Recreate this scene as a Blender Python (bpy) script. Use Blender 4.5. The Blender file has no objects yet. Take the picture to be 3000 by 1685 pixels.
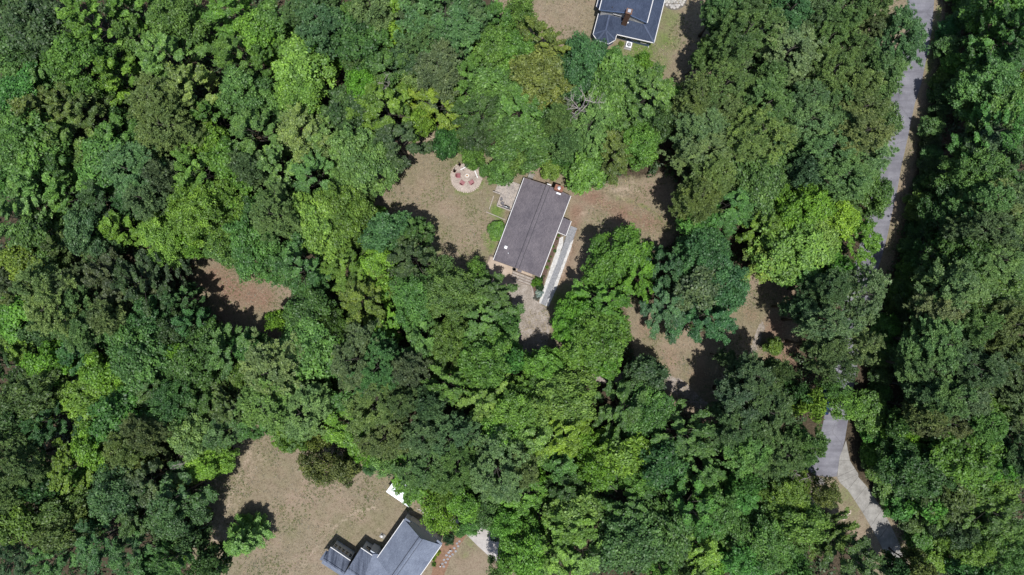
import bpy, math, random
import numpy as np
from mathutils import Vector, Matrix

# ------------------------------------------------------------------ camera, sky, sun, exposure
H = 118.0                      # drone height above the ground, metres
SC = 3000.0 / 177.0            # photo pixels per metre on the ground
scene = bpy.context.scene
cam_d = bpy.data.cameras.new('camera'); cam = bpy.data.objects.new('camera', cam_d)
scene.collection.objects.link(cam)
cam.location = (0, 0, H); cam.rotation_euler = (0, 0, 0)
cam_d.lens = 24; cam_d.sensor_width = 36; cam_d.clip_start = 0.5; cam_d.clip_end = 2000
scene.camera = cam

SUN_ELEV = math.radians(77)
SHADOW_DIR = math.radians(97)  # direction shadows fall on the ground, from +x towards +y
world = bpy.data.worlds.new('World'); scene.world = world; world.use_nodes = True
wn = world.node_tree.nodes; wn.clear()
sky = wn.new('ShaderNodeTexSky'); sky.sky_type = 'NISHITA'; sky.sun_disc = False
sky.sun_elevation = SUN_ELEV
sky.sun_rotation = math.radians(90) - (SHADOW_DIR + math.pi)
bg = wn.new('ShaderNodeBackground'); bg.inputs['Strength'].default_value = 0.11
wo = wn.new('ShaderNodeOutputWorld')
world.node_tree.links.new(sky.outputs[0], bg.inputs[0]); world.node_tree.links.new(bg.outputs[0], wo.inputs[0])
sun_d = bpy.data.lights.new('sun', 'SUN'); sun = bpy.data.objects.new('sun', sun_d)
scene.collection.objects.link(sun)
sun_d.energy = 4.6; sun_d.angle = math.radians(0.53); sun_d.color = (1.0, 0.982, 0.955)
_d = Vector((math.cos(SHADOW_DIR) * math.cos(SUN_ELEV), math.sin(SHADOW_DIR) * math.cos(SUN_ELEV), -math.sin(SUN_ELEV)))
sun.rotation_euler = _d.to_track_quat('-Z', 'Y').to_euler(); sun.location = (0, -40, 150)
vs = scene.view_settings
vs.view_transform = 'Standard'; vs.look = 'None'; vs.exposure = 0.0; vs.gamma = 1.0
scene.cycles.max_bounces = 6; scene.cycles.diffuse_bounces = 3; scene.cycles.glossy_bounces = 2
scene.cycles.transmission_bounces = 4; scene.cycles.transparent_max_bounces = 4

# ------------------------------------------------------------------ helpers
COL = scene.collection
rng = np.random.default_rng(11)
random.seed(5)

def P(px, py, z=0.0):
    """world point at height z that stands where the photo shows pixel (px, py)"""
    s = (H - z) / H / SC
    return Vector(((px - 1500.0) * s, -(py - 842.5) * s, z))

def lin(r, g, b):
    f = lambda c: (c / 255 / 12.92) if c / 255 <= 0.04045 else ((c / 255 + 0.055) / 1.055) ** 2.4
    return (f(r), f(g), f(b), 1.0)

class MB:
    """collects faces for ONE mesh object"""
    def __init__(s): s.v = []; s.f = []
    def add(s, vs_, fs_):
        n = len(s.v); s.v += [tuple(p) for p in vs_]; s.f += [tuple(i + n for i in f) for f in fs_]; return s
    def prism(s, poly, z0, z1):
        poly = [(p[0], p[1]) for p in poly]
        a = sum(poly[i][0] * poly[(i + 1) % len(poly)][1] - poly[(i + 1) % len(poly)][0] * poly[i][1] for i in range(len(poly)))
        if a < 0: poly = poly[::-1]
        n = len(poly)
        vs_ = [(x, y, z0) for x, y in poly] + [(x, y, z1) for x, y in poly]
        fs_ = [tuple(range(n))[::-1], tuple(range(n, 2 * n))]
        fs_ += [(i, (i + 1) % n, n + (i + 1) % n, n + i) for i in range(n)]
        return s.add(vs_, fs_)
    def box(s, c, size, rz=0.0, M=None):
        hx, hy, hz = size[0] / 2, size[1] / 2, size[2] / 2
        R = Matrix.Rotation(rz, 3, 'Z') if M is None else M
        c = Vector(c)
        vs_ = [c + R @ Vector((x, y, z)) for z in (-hz, hz) for x, y in ((-hx, -hy), (hx, -hy), (hx, hy), (-hx, hy))]
        return s.add(vs_, [(3, 2, 1, 0), (4, 5, 6, 7), (0, 1, 5, 4), (1, 2, 6, 5), (2, 3, 7, 6), (3, 0, 4, 7)])
    def slab(s, pts, t):
        """planar polygon (seen from above counter-clockwise) with thickness t downwards"""
        pts = [Vector(p) for p in pts]
        a = sum(pts[i].x * pts[(i + 1) % len(pts)].y - pts[(i + 1) % len(pts)].x * pts[i].y for i in range(len(pts)))
        if a < 0: pts = pts[::-1]
        n = len(pts)
        vs_ = pts + [p - Vector((0, 0, t)) for p in pts]
        fs_ = [tuple(range(n)), tuple(range(n, 2 * n))[::-1]]
        fs_ += [(i, n + i, n + (i + 1) % n, (i + 1) % n) for i in range(n)]
        return s.add(vs_, fs_)
    def tube(s, pts, rad, n=6, caps=True):
        pts = [Vector(p) for p in pts]
        if not hasattr(rad, '__len__'): rad = [rad] * len(pts)
        rings = []
        for i, p in enumerate(pts):
            d = (pts[min(i + 1, len(pts) - 1)] - pts[max(i - 1, 0)]).normalized()
            a = d.orthogonal().normalized(); b = d.cross(a)
            if i == 0: ref = a
            else:
                a = (ref - d * ref.dot(d))
                a = a.normalized() if a.length > 1e-5 else d.orthogonal().normalized()
                b = d.cross(a); ref = a
            rings.append([p + (a * math.cos(2 * math.pi * k / n) + b * math.sin(2 * math.pi * k / n)) * rad[i] for k in range(n)])
        vs_ = [p for r in rings for p in r]
        fs_ = [(i * n + k, i * n + (k + 1) % n, (i + 1) * n + (k + 1) % n, (i + 1) * n + k) for i in range(len(pts) - 1) for k in range(n)]
        if caps: fs_ += [tuple(range(n))[::-1], tuple((len(pts) - 1) * n + k for k in range(n))]
        return s.add(vs_, fs_)
    def lathe(s, c, prof, n=16):
        """profile list of (radius, z) around the vertical through c"""
        vs_ = [(c[0] + r * math.cos(2 * math.pi * k / n), c[1] + r * math.sin(2 * math.pi * k / n), c[2] + z) for r, z in prof for k in range(n)]
        fs_ = [(i * n + k, i * n + (k + 1) % n, (i + 1) * n + (k + 1) % n, (i + 1) * n + k) for i in range(len(prof) - 1) for k in range(n)]
        fs_ += [tuple(range(n))[::-1], tuple((len(prof) - 1) * n + k for k in range(n))]
        return s.add(vs_, fs_)

def obj(name, mb, m, parent=None, smooth=False):
    off = Vector((0, 0, 0))
    q = parent
    while q is not None: off = off + q.location; q = q.parent
    me = bpy.data.meshes.new(name)
    me.from_pydata([(x - off.x, y - off.y, z - off.z) for x, y, z in mb.v], [], mb.f); me.update()
    if smooth: me.shade_smooth()
    me.materials.append(m)
    o = bpy.data.objects.new(name, me); COL.objects.link(o)
    if parent is not None: o.parent = parent
    return o

def tag(o, label=None, cat=None, group=None, kind=None):
    if label: o['label'] = label
    if cat: o['category'] = cat
    if group: o['group'] = group
    if kind: o['kind'] = kind
    return o

def thing(name, loc, label, cat, group=None):
    o = bpy.data.objects.new(name, None); COL.objects.link(o); o.location = loc
    o.empty_display_size = 0.3
    return tag(o, label, cat, group)

def np_mesh(name, verts, quads, attrs=None):
    """fast quad mesh from numpy arrays"""
    me = bpy.data.meshes.new(name)
    nq = len(quads)
    me.vertices.add(len(verts)); me.vertices.foreach_set('co', verts.astype(np.float32).ravel())
    me.loops.add(nq * 4); me.loops.foreach_set('vertex_index', quads.astype(np.int32).ravel())
    me.polygons.add(nq)
    me.polygons.foreach_set('loop_start', np.arange(0, nq * 4, 4, dtype=np.int32))
    me.update(calc_edges=True)
    for k, a in (attrs or {}).items():
        if a.ndim == 1:
            at = me.attributes.new(k, 'FLOAT', 'POINT'); at.data.foreach_set('value', a.astype(np.float32))
        else:
            at = me.attributes.new(k, 'FLOAT_COLOR', 'POINT'); at.data.foreach_set('color', a.astype(np.float32).ravel())
    return me

# ------------------------------------------------------------------ materials
class NT:
    def __init__(s, name):
        s.m = bpy.data.materials.new(name); s.m.use_nodes = True
        s.t = s.m.node_tree; s.t.nodes.clear(); s.out = s.t.nodes.new('ShaderNodeOutputMaterial')
    def n(s, typ, **kw):
        nd = s.t.nodes.new(typ)
        for k, v in kw.items():
            if k.startswith('i_'):
                key = k[2:]; nd.inputs[int(key) if key.isdigit() else key].default_value = v
            else: setattr(nd, k, v)
        return nd
    def l(s, a, b): s.t.links.new(a, b)
    def noise(s, scale, detail=4, rough=0.6, vec=None, dist=0.0):
        nd = s.n('ShaderNodeTexNoise'); nd.inputs['Scale'].default_value = scale; nd.inputs['Detail'].default_value = detail
        nd.inputs['Roughness'].default_value = rough; nd.inputs['Distortion'].default_value = dist
        if vec is not None: s.l(vec, nd.inputs['Vector'])
        return nd.outputs['Fac']
    def ramp(s, fac, stops):
        r = s.n('ShaderNodeValToRGB'); e = r.color_ramp.elements
        e[0].position, e[0].color = stops[0]; e[1].position, e[1].color = stops[-1]
        for p, c in stops[1:-1]:
            x = e.new(p); x.color = c
        s.l(fac, r.inputs[0]); return r.outputs[0]
    def mix(s, fac, a, b, mode='MIX'):
        nd = s.n('ShaderNodeMix', data_type='RGBA', blend_type=mode)
        for v, i in ((fac, 0), (a, 6), (b, 7)):
            if hasattr(v, 'is_linked') or hasattr(v, 'links'): s.l(v, nd.inputs[i])
            else: nd.inputs[i].default_value = v
        return nd.outputs[2]
    def math(s, op, a, b=0.0, clamp=False):
        nd = s.n('ShaderNodeMath', operation=op); nd.use_clamp = clamp
        for v, i in ((a, 0), (b, 1)):
            if hasattr(v, 'links'): s.l(v, nd.inputs[i])
            else: nd.inputs[i].default_value = v
        return nd.outputs[0]
    def pos(s): return s.n('ShaderNodeNewGeometry').outputs['Position']
    def done(s, color, rough=0.8, spec=0.3, bump=None, bump_s=0.3, bump_d=0.02, metal=0.0):
        b = s.n('ShaderNodeBsdfPrincipled')
        if hasattr(color, 'links'): s.l(color, b.inputs['Base Color'])
        else: b.inputs['Base Color'].default_value = color
        if hasattr(rough, 'links'): s.l(rough, b.inputs['Roughness'])
        else: b.inputs['Roughness'].default_value = rough
        b.inputs['Specular IOR Level'].default_value = spec; b.inputs['Metallic'].default_value = metal
        if bump is not None:
            bp = s.n('ShaderNodeBump'); bp.inputs['Strength'].default_value = bump_s; bp.inputs['Distance'].default_value = bump_d
            s.l(bump, bp.inputs['Height']); s.l(bp.outputs[0], b.inputs['Normal'])
        s.l(b.outputs[0], s.out.inputs[0]); return s.m

def mottled(name, c1, c2, scale=3.0, rough=0.85, bump=None, c3=None, fine=25.0, spec=0.25, amt=0.35):
    t = NT(name); p = t.pos()
    n1 = t.noise(scale, 5, 0.65, p); n2 = t.noise(fine, 3, 0.6, p)
    c = t.ramp(n1, [(0.3, c1), (0.7, c2)] if c3 is None else [(0.28, c1), (0.5, c2), (0.74, c3)])
    g = t.ramp(n2, [(0.25, (1 - amt, 1 - amt, 1 - amt, 1)), (0.75, (1 + amt * .6, 1 + amt * .6, 1 + amt * .6, 1))])
    c = t.mix(1.0, c, g, 'MULTIPLY')
    return t.done(c, rough, spec, n2 if bump else None, 0.5, bump or 0.02)

def plain(name, c, rough=0.5, spec=0.4, metal=0.0, v=0.12):
    t = NT(name); p = t.pos(); n1 = t.noise(6.0, 4, 0.6, p)
    g = t.ramp(n1, [(0.3, (1 - v, 1 - v, 1 - v, 1)), (0.7, (1 + v * .5, 1 + v * .5, 1 + v * .5, 1))])
    return t.done(t.mix(1.0, c, g, 'MULTIPLY'), rough, spec, metal=metal)

def shingle_mat(name, c1, c2, ang, streak=None, row=0.145):
    """asphalt shingles: granule speckle, course lines across the slope, tab-to-tab tone changes"""
    t = NT(name); p = t.pos()
    mp = t.n('ShaderNodeMapping', vector_type='POINT'); mp.inputs['Rotation'].default_value = (0, 0, -ang); t.l(p, mp.inputs[0])
    br = t.n('ShaderNodeTexBrick'); t.l(mp.outputs[0], br.inputs['Vector'])
    br.inputs['Scale'].default_value = 1.0; br.inputs['Brick Width'].default_value = 0.33; br.inputs['Row Height'].default_value = row
    br.inputs['Mortar Size'].default_value = 0.012; br.inputs['Color1'].default_value = c1; br.inputs['Color2'].default_value = c2
    br.inputs['Mortar'].default_value = tuple(0.62 * x for x in c1[:3]) + (1,)
    n2 = t.noise(16.0, 3, 0.7, p); n3 = t.noise(0.45, 4, 0.6, p)
    g = t.ramp(n2, [(0.28, (0.68, 0.68, 0.68, 1)), (0.72, (1.28, 1.28, 1.28, 1))])
    c = t.mix(1.0, br.outputs[0], g, 'MULTIPLY')
    g3 = t.ramp(n3, [(0.3, (0.78, 0.78, 0.80, 1)), (0.7, (1.16, 1.15, 1.13, 1))])
    c = t.mix(1.0, c, g3, 'MULTIPLY')
    if streak is not None:       # dark algae streaks running down the slope
        ms = t.n('ShaderNodeMapping'); ms.inputs['Rotation'].default_value = (0, 0, -streak); ms.inputs['Scale'].default_value = (2.6, 0.25, 0.25)
        t.l(p, ms.inputs[0]); ns = t.noise(1.0, 4, 0.6, ms.outputs[0])
        c = t.mix(1.0, c, t.ramp(ns, [(0.36, (0.42, 0.43, 0.47, 1)), (0.62, (1, 1, 1, 1))]), 'MULTIPLY')
    return t.done(c, 0.9, 0.15, n2, 0.4, 0.01)

def leaf_mat():
    t = NT('foliage')
    oi = t.n('ShaderNodeObjectInfo'); at = t.n('ShaderNodeAttribute', attribute_name='var')
    v = t.ramp(at.outputs['Fac'], [(0.0, (0.42, 0.46, 0.50, 1)), (0.5, (0.95, 0.95, 0.93, 1)), (1.0, (1.75, 1.62, 1.35, 1))])
    c = t.mix(1.0, oi.outputs['Color'], v, 'MULTIPLY')
    n1 = t.noise(0.35, 2, 0.5, t.pos())
    c = t.mix(1.0, c, t.ramp(n1, [(0.3, (0.82, 0.86, 0.9, 1)), (0.7, (1.15, 1.1, 1.0, 1))]), 'MULTIPLY')
    b = t.n('ShaderNodeBsdfPrincipled'); t.l(c, b.inputs['Base Color']); b.inputs['Roughness'].default_value = 0.5
    b.inputs['Specular IOR Level'].default_value = 0.42
    tr = t.n('ShaderNodeBsdfTranslucent'); t.l(t.mix(1.0, c, (1.0, 1.2, 0.7, 1), 'MULTIPLY'), tr.inputs['Color'])
    mx = t.n('ShaderNodeMixShader'); mx.inputs[0].default_value = 0.20
    t.l(b.outputs[0], mx.inputs[1]); t.l(tr.outputs[0], mx.inputs[2]); t.l(mx.outputs[0], t.out.inputs[0])
    return t.m

def ground_mat():
    t = NT('ground_cover'); p = t.pos()
    at = t.n('ShaderNodeAttribute', attribute_name='cover')
    sp = t.n('ShaderNodeSeparateColor'); t.l(at.outputs['Color'], sp.inputs[0])
    clear, green, bare, red = sp.outputs[0], sp.outputs[1], sp.outputs[2], at.outputs['Alpha']
    big = t.noise(0.16, 5, 0.62, p); mid = t.noise(0.9, 5, 0.7, p); fine = t.noise(2.6, 5, 0.8, p); grit = t.noise(7.0, 3, 0.7, p)
    jit = t.math('ADD', t.math('MULTIPLY', t.math('SUBTRACT', mid, 0.5), 1.1), t.math('MULTIPLY', t.math('SUBTRACT', fine, 0.5), 0.9))
    def thr(ch, lo, hi):
        a = t.math('ADD', ch, t.math('MULTIPLY', jit, 0.55))
        return t.ramp(a, [(lo, (0, 0, 0, 1)), (hi, (1, 1, 1, 1))])
    speck = t.math('ADD', t.math('MULTIPLY', fine, 0.62), t.math('MULTIPLY', mid, 0.38))
    dry = t.ramp(speck, [(0.33, lin(98, 89, 72)), (0.46, lin(128, 116, 97)), (0.56, lin(148, 135, 116)), (0.70, lin(182, 168, 150))])
    dry = t.mix(t.ramp(big, [(0.42, (0, 0, 0, 1)), (0.62, (0.55, 0.55, 0.55, 1))]), dry, t.ramp(speck, [(0.34, lin(88, 88, 60)), (0.5, lin(116, 114, 84)), (0.68, lin(150, 144, 114))]))
    wpk = t.n('ShaderNodeVectorMath', operation='ADD'); t.l(p, wpk.inputs[0]); wpk.inputs[1].default_value = (37, 11, 5)
    pink = t.noise(0.13, 4, 0.62, wpk.outputs[0])
    dry = t.mix(t.ramp(pink, [(0.48, (0, 0, 0, 1)), (0.66, (0.6, 0.6, 0.6, 1))]), dry, t.ramp(speck, [(0.34, lin(122, 104, 90)), (0.5, lin(152, 132, 116)), (0.68, lin(186, 168, 152))]))
    tuft = t.ramp(t.math('ADD', t.math('MULTIPLY', fine, 0.7), t.math('MULTIPLY', mid, 0.35)), [(0.54, (0, 0, 0, 1)), (0.64, (0.5, 0.5, 0.5, 1))])
    dry = t.mix(tuft, dry, lin(100, 98, 68))
    grass = t.ramp(fine, [(0.3, lin(72, 92, 46)), (0.5, lin(100, 120, 62)), (0.72, lin(136, 142, 88))])
    pale = t.ramp(fine, [(0.3, lin(156, 138, 120)), (0.6, lin(182, 165, 147)), (0.8, lin(206, 192, 176))])
    litter = t.ramp(fine, [(0.3, lin(52, 46, 37)), (0.5, lin(76, 67, 54)), (0.75, lin(106, 94, 78))])
    straw = t.ramp(fine, [(0.3, lin(98, 79, 66)), (0.5, lin(130, 105, 89)), (0.75, lin(164, 138, 120))])
    c = t.mix(thr(clear, 0.3, 0.75), litter, dry)
    c = t.mix(thr(red, 0.3, 0.75), c, straw)
    c = t.mix(thr(green, 0.3, 0.8), c, grass)
    c = t.mix(thr(bare, 0.35, 0.8), c, pale)
    g = t.ramp(grit, [(0.25, (0.62, 0.62, 0.62, 1)), (0.75, (1.3, 1.3, 1.3, 1))])
    c = t.mix(1.0, c, g, 'MULTIPLY')
    return t.done(c, 0.95, 0.1, t.math('ADD', fine, t.math('MULTIPLY', grit, 0.5)), 0.9, 0.12)

M = {}
M['leaf'] = leaf_mat()
M['bark'] = mottled('bark', lin(62, 57, 52), lin(100, 95, 88), 4, 0.9, 0.03)
M['deadwood'] = mottled('dead_wood', lin(134, 126, 120), lin(178, 170, 163), 3, 0.9, 0.02)
M['ground'] = ground_mat()
def asphalt():
    t = NT('asphalt'); p = t.pos()
    mp = t.n('ShaderNodeMapping'); mp.inputs['Rotation'].default_value = (0, 0, math.radians(-80)); mp.inputs['Scale'].default_value = (0.06, 1.0, 1.0); t.l(p, mp.inputs[0])
    lane = t.noise(1.3, 4, 0.6, mp.outputs[0]); blot = t.noise(0.35, 5, 0.65, p); grit = t.noise(9.0, 3, 0.7, p)
    c = t.ramp(blot, [(0.3, lin(104, 103, 110)), (0.5, lin(120, 119, 126)), (0.72, lin(136, 135, 141))])
    c = t.mix(1.0, c, t.ramp(lane, [(0.35, (0.86, 0.86, 0.86, 1)), (0.65, (1.1, 1.1, 1.1, 1))]), 'MULTIPLY')
    v = t.n('ShaderNodeTexVoronoi', feature='DISTANCE_TO_EDGE'); v.inputs['Scale'].default_value = 0.13; t.l(p, v.inputs['Vector'])
    wob = t.n('ShaderNodeVectorMath', operation='ADD'); t.l(p, wob.inputs[0]); nn = t.n('ShaderNodeTexNoise'); nn.inputs['Scale'].default_value = 0.8; t.l(p, nn.inputs['Vector']); t.l(nn.outputs['Color'], wob.inputs[1]); t.l(wob.outputs[0], v.inputs['Vector'])
    c = t.mix(t.ramp(v.outputs['Distance'], [(0.004, (0.3, 0.3, 0.3, 1)), (0.012, (0, 0, 0, 1))]), c, lin(84, 82, 86))
    c = t.mix(1.0, c, t.ramp(grit, [(0.3, (0.85, 0.85, 0.85, 1)), (0.7, (1.12, 1.12, 1.12, 1))]), 'MULTIPLY')
    return t.done(c, 0.9, 0.25, grit, 0.4, 0.01)
M['asphalt'] = asphalt()
M['asphalt_patch'] = mottled('asphalt_patch', lin(104, 102, 110), lin(118, 116, 124), 0.8, 0.9, 0.01, fine=9, amt=0.14)
M['gravel'] = mottled('gravel', lin(118, 108, 96), lin(150, 140, 130), 0.7, 0.95, 0.05, lin(172, 163, 154), fine=5, amt=0.5)
M['sand'] = mottled('pale_sand', lin(158, 142, 126), lin(190, 174, 158), 0.9, 0.95, 0.03, fine=8, amt=0.2)
M['patio_sand'] = mottled('patio_grit', lin(142, 130, 122), lin(172, 159, 149), 0.5, 0.95, 0.02, lin(186, 172, 162), fine=5, amt=0.35)
M['white_gravel'] = mottled('white_gravel', lin(176, 174, 170), lin(212, 210, 207), 1.5, 0.9, 0.04, fine=6, amt=0.24)
M['paver'] = mottled('grey_paver', lin(128, 130, 134), lin(160, 160, 163), 3, 0.85, 0.01, fine=7, amt=0.25)
M['paver_joint'] = mottled('paver_joint', lin(96, 96, 98), lin(122, 120, 118), 3, 0.95)
M['mulch'] = mottled('mulch', lin(76, 60, 52), lin(118, 98, 88), 3, 0.95, 0.05, fine=9, amt=0.5)
M['straw'] = mottled('pine_straw', lin(116, 90, 73), lin(146, 116, 95), 2, 0.95, 0.04, fine=8, amt=0.35)
M['concrete'] = mottled('concrete', lin(118, 115, 110), lin(142, 139, 134), 0.7, 0.85, 0.01, lin(162, 159, 153), fine=6, amt=0.16)
M['pale_concrete'] = mottled('pale_concrete', lin(160, 154, 150), lin(186, 180, 175), 0.7, 0.85, 0.01, fine=6, amt=0.14)
M['flag'] = mottled('flagstone', lin(150, 148, 146), lin(196, 190, 182), 1.1, 0.85, 0.01, fine=7, amt=0.2)
M['rock'] = mottled('rubble_rock', lin(170, 140, 128), lin(222, 208, 198), 1.6, 0.9, 0.02, fine=7, amt=0.3)
M['deck'] = mottled('weathered_deck', lin(138, 130, 126), lin(170, 161, 153), 1.3, 0.9, 0.01, lin(186, 173, 160), fine=6, amt=0.35)
M['deck_dark'] = mottled('old_timber', lin(110, 98, 88), lin(146, 132, 120), 1.6, 0.9, 0.01, fine=10, amt=0.3)
M['white'] = plain('white_trim', lin(214, 213, 212), 0.5, 0.4, v=0.06)
M['white_metal'] = plain('white_metal', lin(240, 242, 246), 0.45, 0.5, v=0.04)
M['brick'] = mottled('brick', lin(118, 80, 66), lin(154, 110, 92), 5, 0.9, 0.01, fine=12, amt=0.35)
M['brown_brick'] = mottled('brown_brick', lin(98, 74, 62), lin(136, 106, 90), 5, 0.9, 0.01, fine=12, amt=0.4)
M['siding'] = plain('tan_siding', lin(190, 176, 156), 0.7, 0.3)
M['blue_siding'] = plain('blue_siding', lin(96, 116, 150), 0.7, 0.3)
M['white_siding'] = plain('white_siding', lin(226, 224, 220), 0.6, 0.3)
M['grey_siding'] = plain('grey_siding', lin(196, 202, 212), 0.7, 0.3)
M['glass'] = plain('window_glass', lin(38, 46, 56), 0.12, 0.6, v=0.05)
M['dark_metal'] = plain('dark_metal', lin(44, 44, 48), 0.5, 0.5)
M['black'] = plain('black_enamel', lin(30, 31, 36), 0.35, 0.5)
M['steel'] = plain('galvanised', lin(190, 194, 200), 0.4, 0.5, metal=0.5)
M['red_plastic'] = plain('red_chair', lin(146, 90, 95), 0.55, 0.4)
M['grey_wicker'] = mottled('grey_wicker', lin(92, 90, 94), lin(126, 122, 124), 9, 0.8, 0.01, fine=30)
M['terracotta'] = plain('brown_pot', lin(126, 98, 80), 0.8, 0.2)
M['ash'] = mottled('ash', lin(190, 184, 178), lin(232, 228, 224), 6, 0.95, fine=20)
M['log'] = mottled('log', lin(150, 108, 66), lin(196, 150, 98), 6, 0.9, fine=20)
M['stone'] = mottled('ring_stone', lin(158, 144, 134), lin(196, 182, 170), 3, 0.9, 0.02, fine=9)
M['car_blue'] = plain('car_paint_blue', lin(34, 52, 92), 0.25, 0.6, v=0.04)
M['tyre'] = plain('tyre_rubber', lin(24, 24, 26), 0.85, 0.2)
M['lamp_lens'] = plain('lamp_lens', lin(220, 220, 225), 0.2, 0.6)
M['joint'] = mottled('dark_joint', lin(96, 92, 86), lin(118, 113, 106), 2, 0.95)

# ------------------------------------------------------------------ the ground, one sheet
CLEAR = [
 [(1215,375),(1290,372),(1350,400),(1450,440),(1560,460),(1700,480),(1800,520),(1970,510),(2010,640),(1960,720),(1880,760),(1760,780),(1700,920),(1640,1060),(1520,1060),(1470,900),(1400,820),(1270,800),(1210,720),(1120,660),(1070,600),(1080,510),(1150,440)],
 [(560,740),(700,750),(850,790),(880,930),(800,1010),(640,970),(570,890)],
 [(550,1760),(570,1500),(650,1290),(800,1200),(1000,1330),(1170,1380),(1260,1480),(1500,1600),(1530,1760)],
 [(1820,860),(1900,880),(2080,1000),(2130,810),(2380,780),(2340,1000),(2260,1110),(2130,1260),(2000,1210),(1870,1110)],
 [(1440,-200),(1460,80),(1600,190),(1800,190),(1960,280),(2120,260),(2160,-200)],
 [(2160,-200),(2120,260),(2300,360),(2560,430),(2660,100),(2730,-200)],
 [(2720,-200),(2775,-200),(2762,100),(2724,330),(2672,560),(2612,800),(2560,900),(2500,850),(2600,600),(2660,330)],
 [(2400,1385),(2470,1385),(2520,1400),(2600,1500),(2690,1620),(2740,1760),(2600,1760),(2500,1570),(2430,1510)],
 [(2330,1400),(2420,1400),(2430,1480),(2340,1500)],
]
GREEN = [(1455,616,26,.95),(1462,640,16,.8),(1212,700,60,.35),(1440,715,30,.55),(1405,742,40,.4),(1880,150,60,.9),(1950,120,50,.7),(1965,60,50,.6),(1935,180,45,.6),(1910,220,30,.4),(1820,150,40,.6),(1640,880,34,.85),
 (1665,850,40,.5),(1345,560,25,.45),(1410,545,22,.5),(1425,480,34,.6),(1340,465,40,.5),(1325,480,22,.4),(2735,90,40,.6),(2715,190,30,.55),(2700,330,28,.4),(1920,600,50,.35),(1830,590,40,.3),
 (1920,1070,45,.5),(1200,800,40,.2),(700,870,40,.15),(2480,1450,50,.5),(2500,1490,40,.45),(1060,1440,50,.25),(850,1420,60,.2),(1010,1520,50,.2),(1380,1590,40,.45),(1360,1625,30,.4),(1430,640,20,.3),
 (2610,20,60,.3),(1300,640,40,.2),(1180,540,50,.15),(1490,1560,40,.3),(760,1340,60,.15)]
BARE = [(620,1520,60,.42),(690,1420,50,.42),(760,1350,60,.4),(820,1500,90,.34),(900,1400,70,.34),(1050,1560,60,.36),(1150,600,60,.3),(1180,480,60,.3),(690,820,40,.35),(770,870,40,.35),(1830,570,40,.45),(1960,190,35,.3),(1990,230,40,.35),(1700,50,60,.35),(1640,30,60,.25),(1740,80,50,.3),(1810,562,40,.5),(1780,580,30,.4),(1850,545,34,.5),(1255,400,26,.6),(1560,505,40,.4),(1640,540,30,.3),
 (1675,700,18,.35),(1655,760,25,.35),(1650,800,25,.3),(680,1480,26,.45),(700,1400,24,.35),(660,1560,30,.45),(655,1620,30,.4),(720,1330,24,.3),(800,1260,26,.4),(995,1500,20,.4),(960,1540,26,.4),(920,1600,36,.35),
 (880,1660,40,.35),(1040,1470,14,.3),(1080,1360,60,.3),(1120,1440,26,.25),(2200,900,22,.35),(2230,860,24,.3),(1880,950,30,.3),(1100,1520,14,.4),(1110,1560,14,.35),(1880,120,10,.2),(2350,1440,40,.7),(2380,1500,30,.6)]
RED = [(720,850,90,.62),(660,800,60,.6),(1850,620,90,.5),(1760,600,60,.45),(1680,720,40,.5),(1930,650,50,.55),(1900,560,50,.4),(1900,960,60,.5),(1960,1050,60,.45),(2200,920,40,.5),(1590,510,50,.45),(1350,1640,40,.4),(2160,210,70,.75),(2320,250,60,.35),(2190,170,40,.5),(2270,960,50,.7),(2290,1040,60,.8),(2100,1240,50,.9),(2080,1190,30,.6),(2320,880,60,.6),(2020,660,40,.5),(2760,420,60,.6),(2740,520,60,.5),(2660,700,60,.6),
 (2640,820,60,.6),(600,830,50,.5),(650,930,60,.5),(790,1000,60,.7),(900,700,60,.5),(1940,690,40,.4),(2050,1100,60,.5),(2740,260,40,.4),(780,700,60,.6),(2700,600,60,.6),(2250,330,60,.3),(1250,1290,20,.2),(2480,1340,20,.4),(2660,1620,40,.2)]

def along(pts, r, a, step=9):
    out = []
    for (x0, y0), (x1, y1) in zip(pts, pts[1:]):
        n = max(1, int(math.hypot(x1 - x0, y1 - y0) / step))
        out += [(x0 + (x1 - x0) * k / n, y0 + (y1 - y0) * k / n, r * random.uniform(.7, 1.3), a * random.uniform(.75, 1.2)) for k in range(n)]
    return out
BARE += along([(735,1320),(690,1420),(660,1500),(628,1590),(606,1690)], 9, .62) + along([(762,1325),(716,1420),(686,1510),(654,1600),(632,1690)], 8, .55)
BARE += along([(1095,1490),(1030,1505),(985,1540),(935,1590),(880,1680)], 9, .55) + along([(1080,1420),(1092,1480),(1108,1560)], 6, .5) + along([(1250,392),(1205,450),(1170,520)], 16, .45)
BARE += along([(1676,680),(1668,730),(1650,790),(1632,840)], 12, .6) + along([(1800,560),(1840,552),(1880,560)], 10, .7) + along([(1690,640),(1740,600),(1800,585)], 12, .45)
GREEN += along([(1800,578),(1850,590),(1900,612),(1940,645),(1958,680)], 9, .6) + along([(1820,610),(1870,640),(1900,690)], 8, .5) + along([(1340,562),(1380,566),(1410,548),(1420,520)], 8, .7) + along([(1425,540),(1432,575),(1420,610)], 11, .5)
GREEN += along([(1200,690),(1250,720),(1290,740)], 26, .5) + along([(1420,690),(1440,720),(1432,745)], 16, .7) + along([(1880,1040),(1930,1075),(1965,1110)], 14, .55) + along([(2752,20),(2742,100),(2728,180),(2712,250)], 13, .75)
RED += along([(1700,560),(1760,590),(1850,640),(1930,660)], 34, .62) + along([(1690,620),(1670,720),(1640,820)], 26, .6) + along([(620,800),(680,850),(780,880)], 44, .7)

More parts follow.
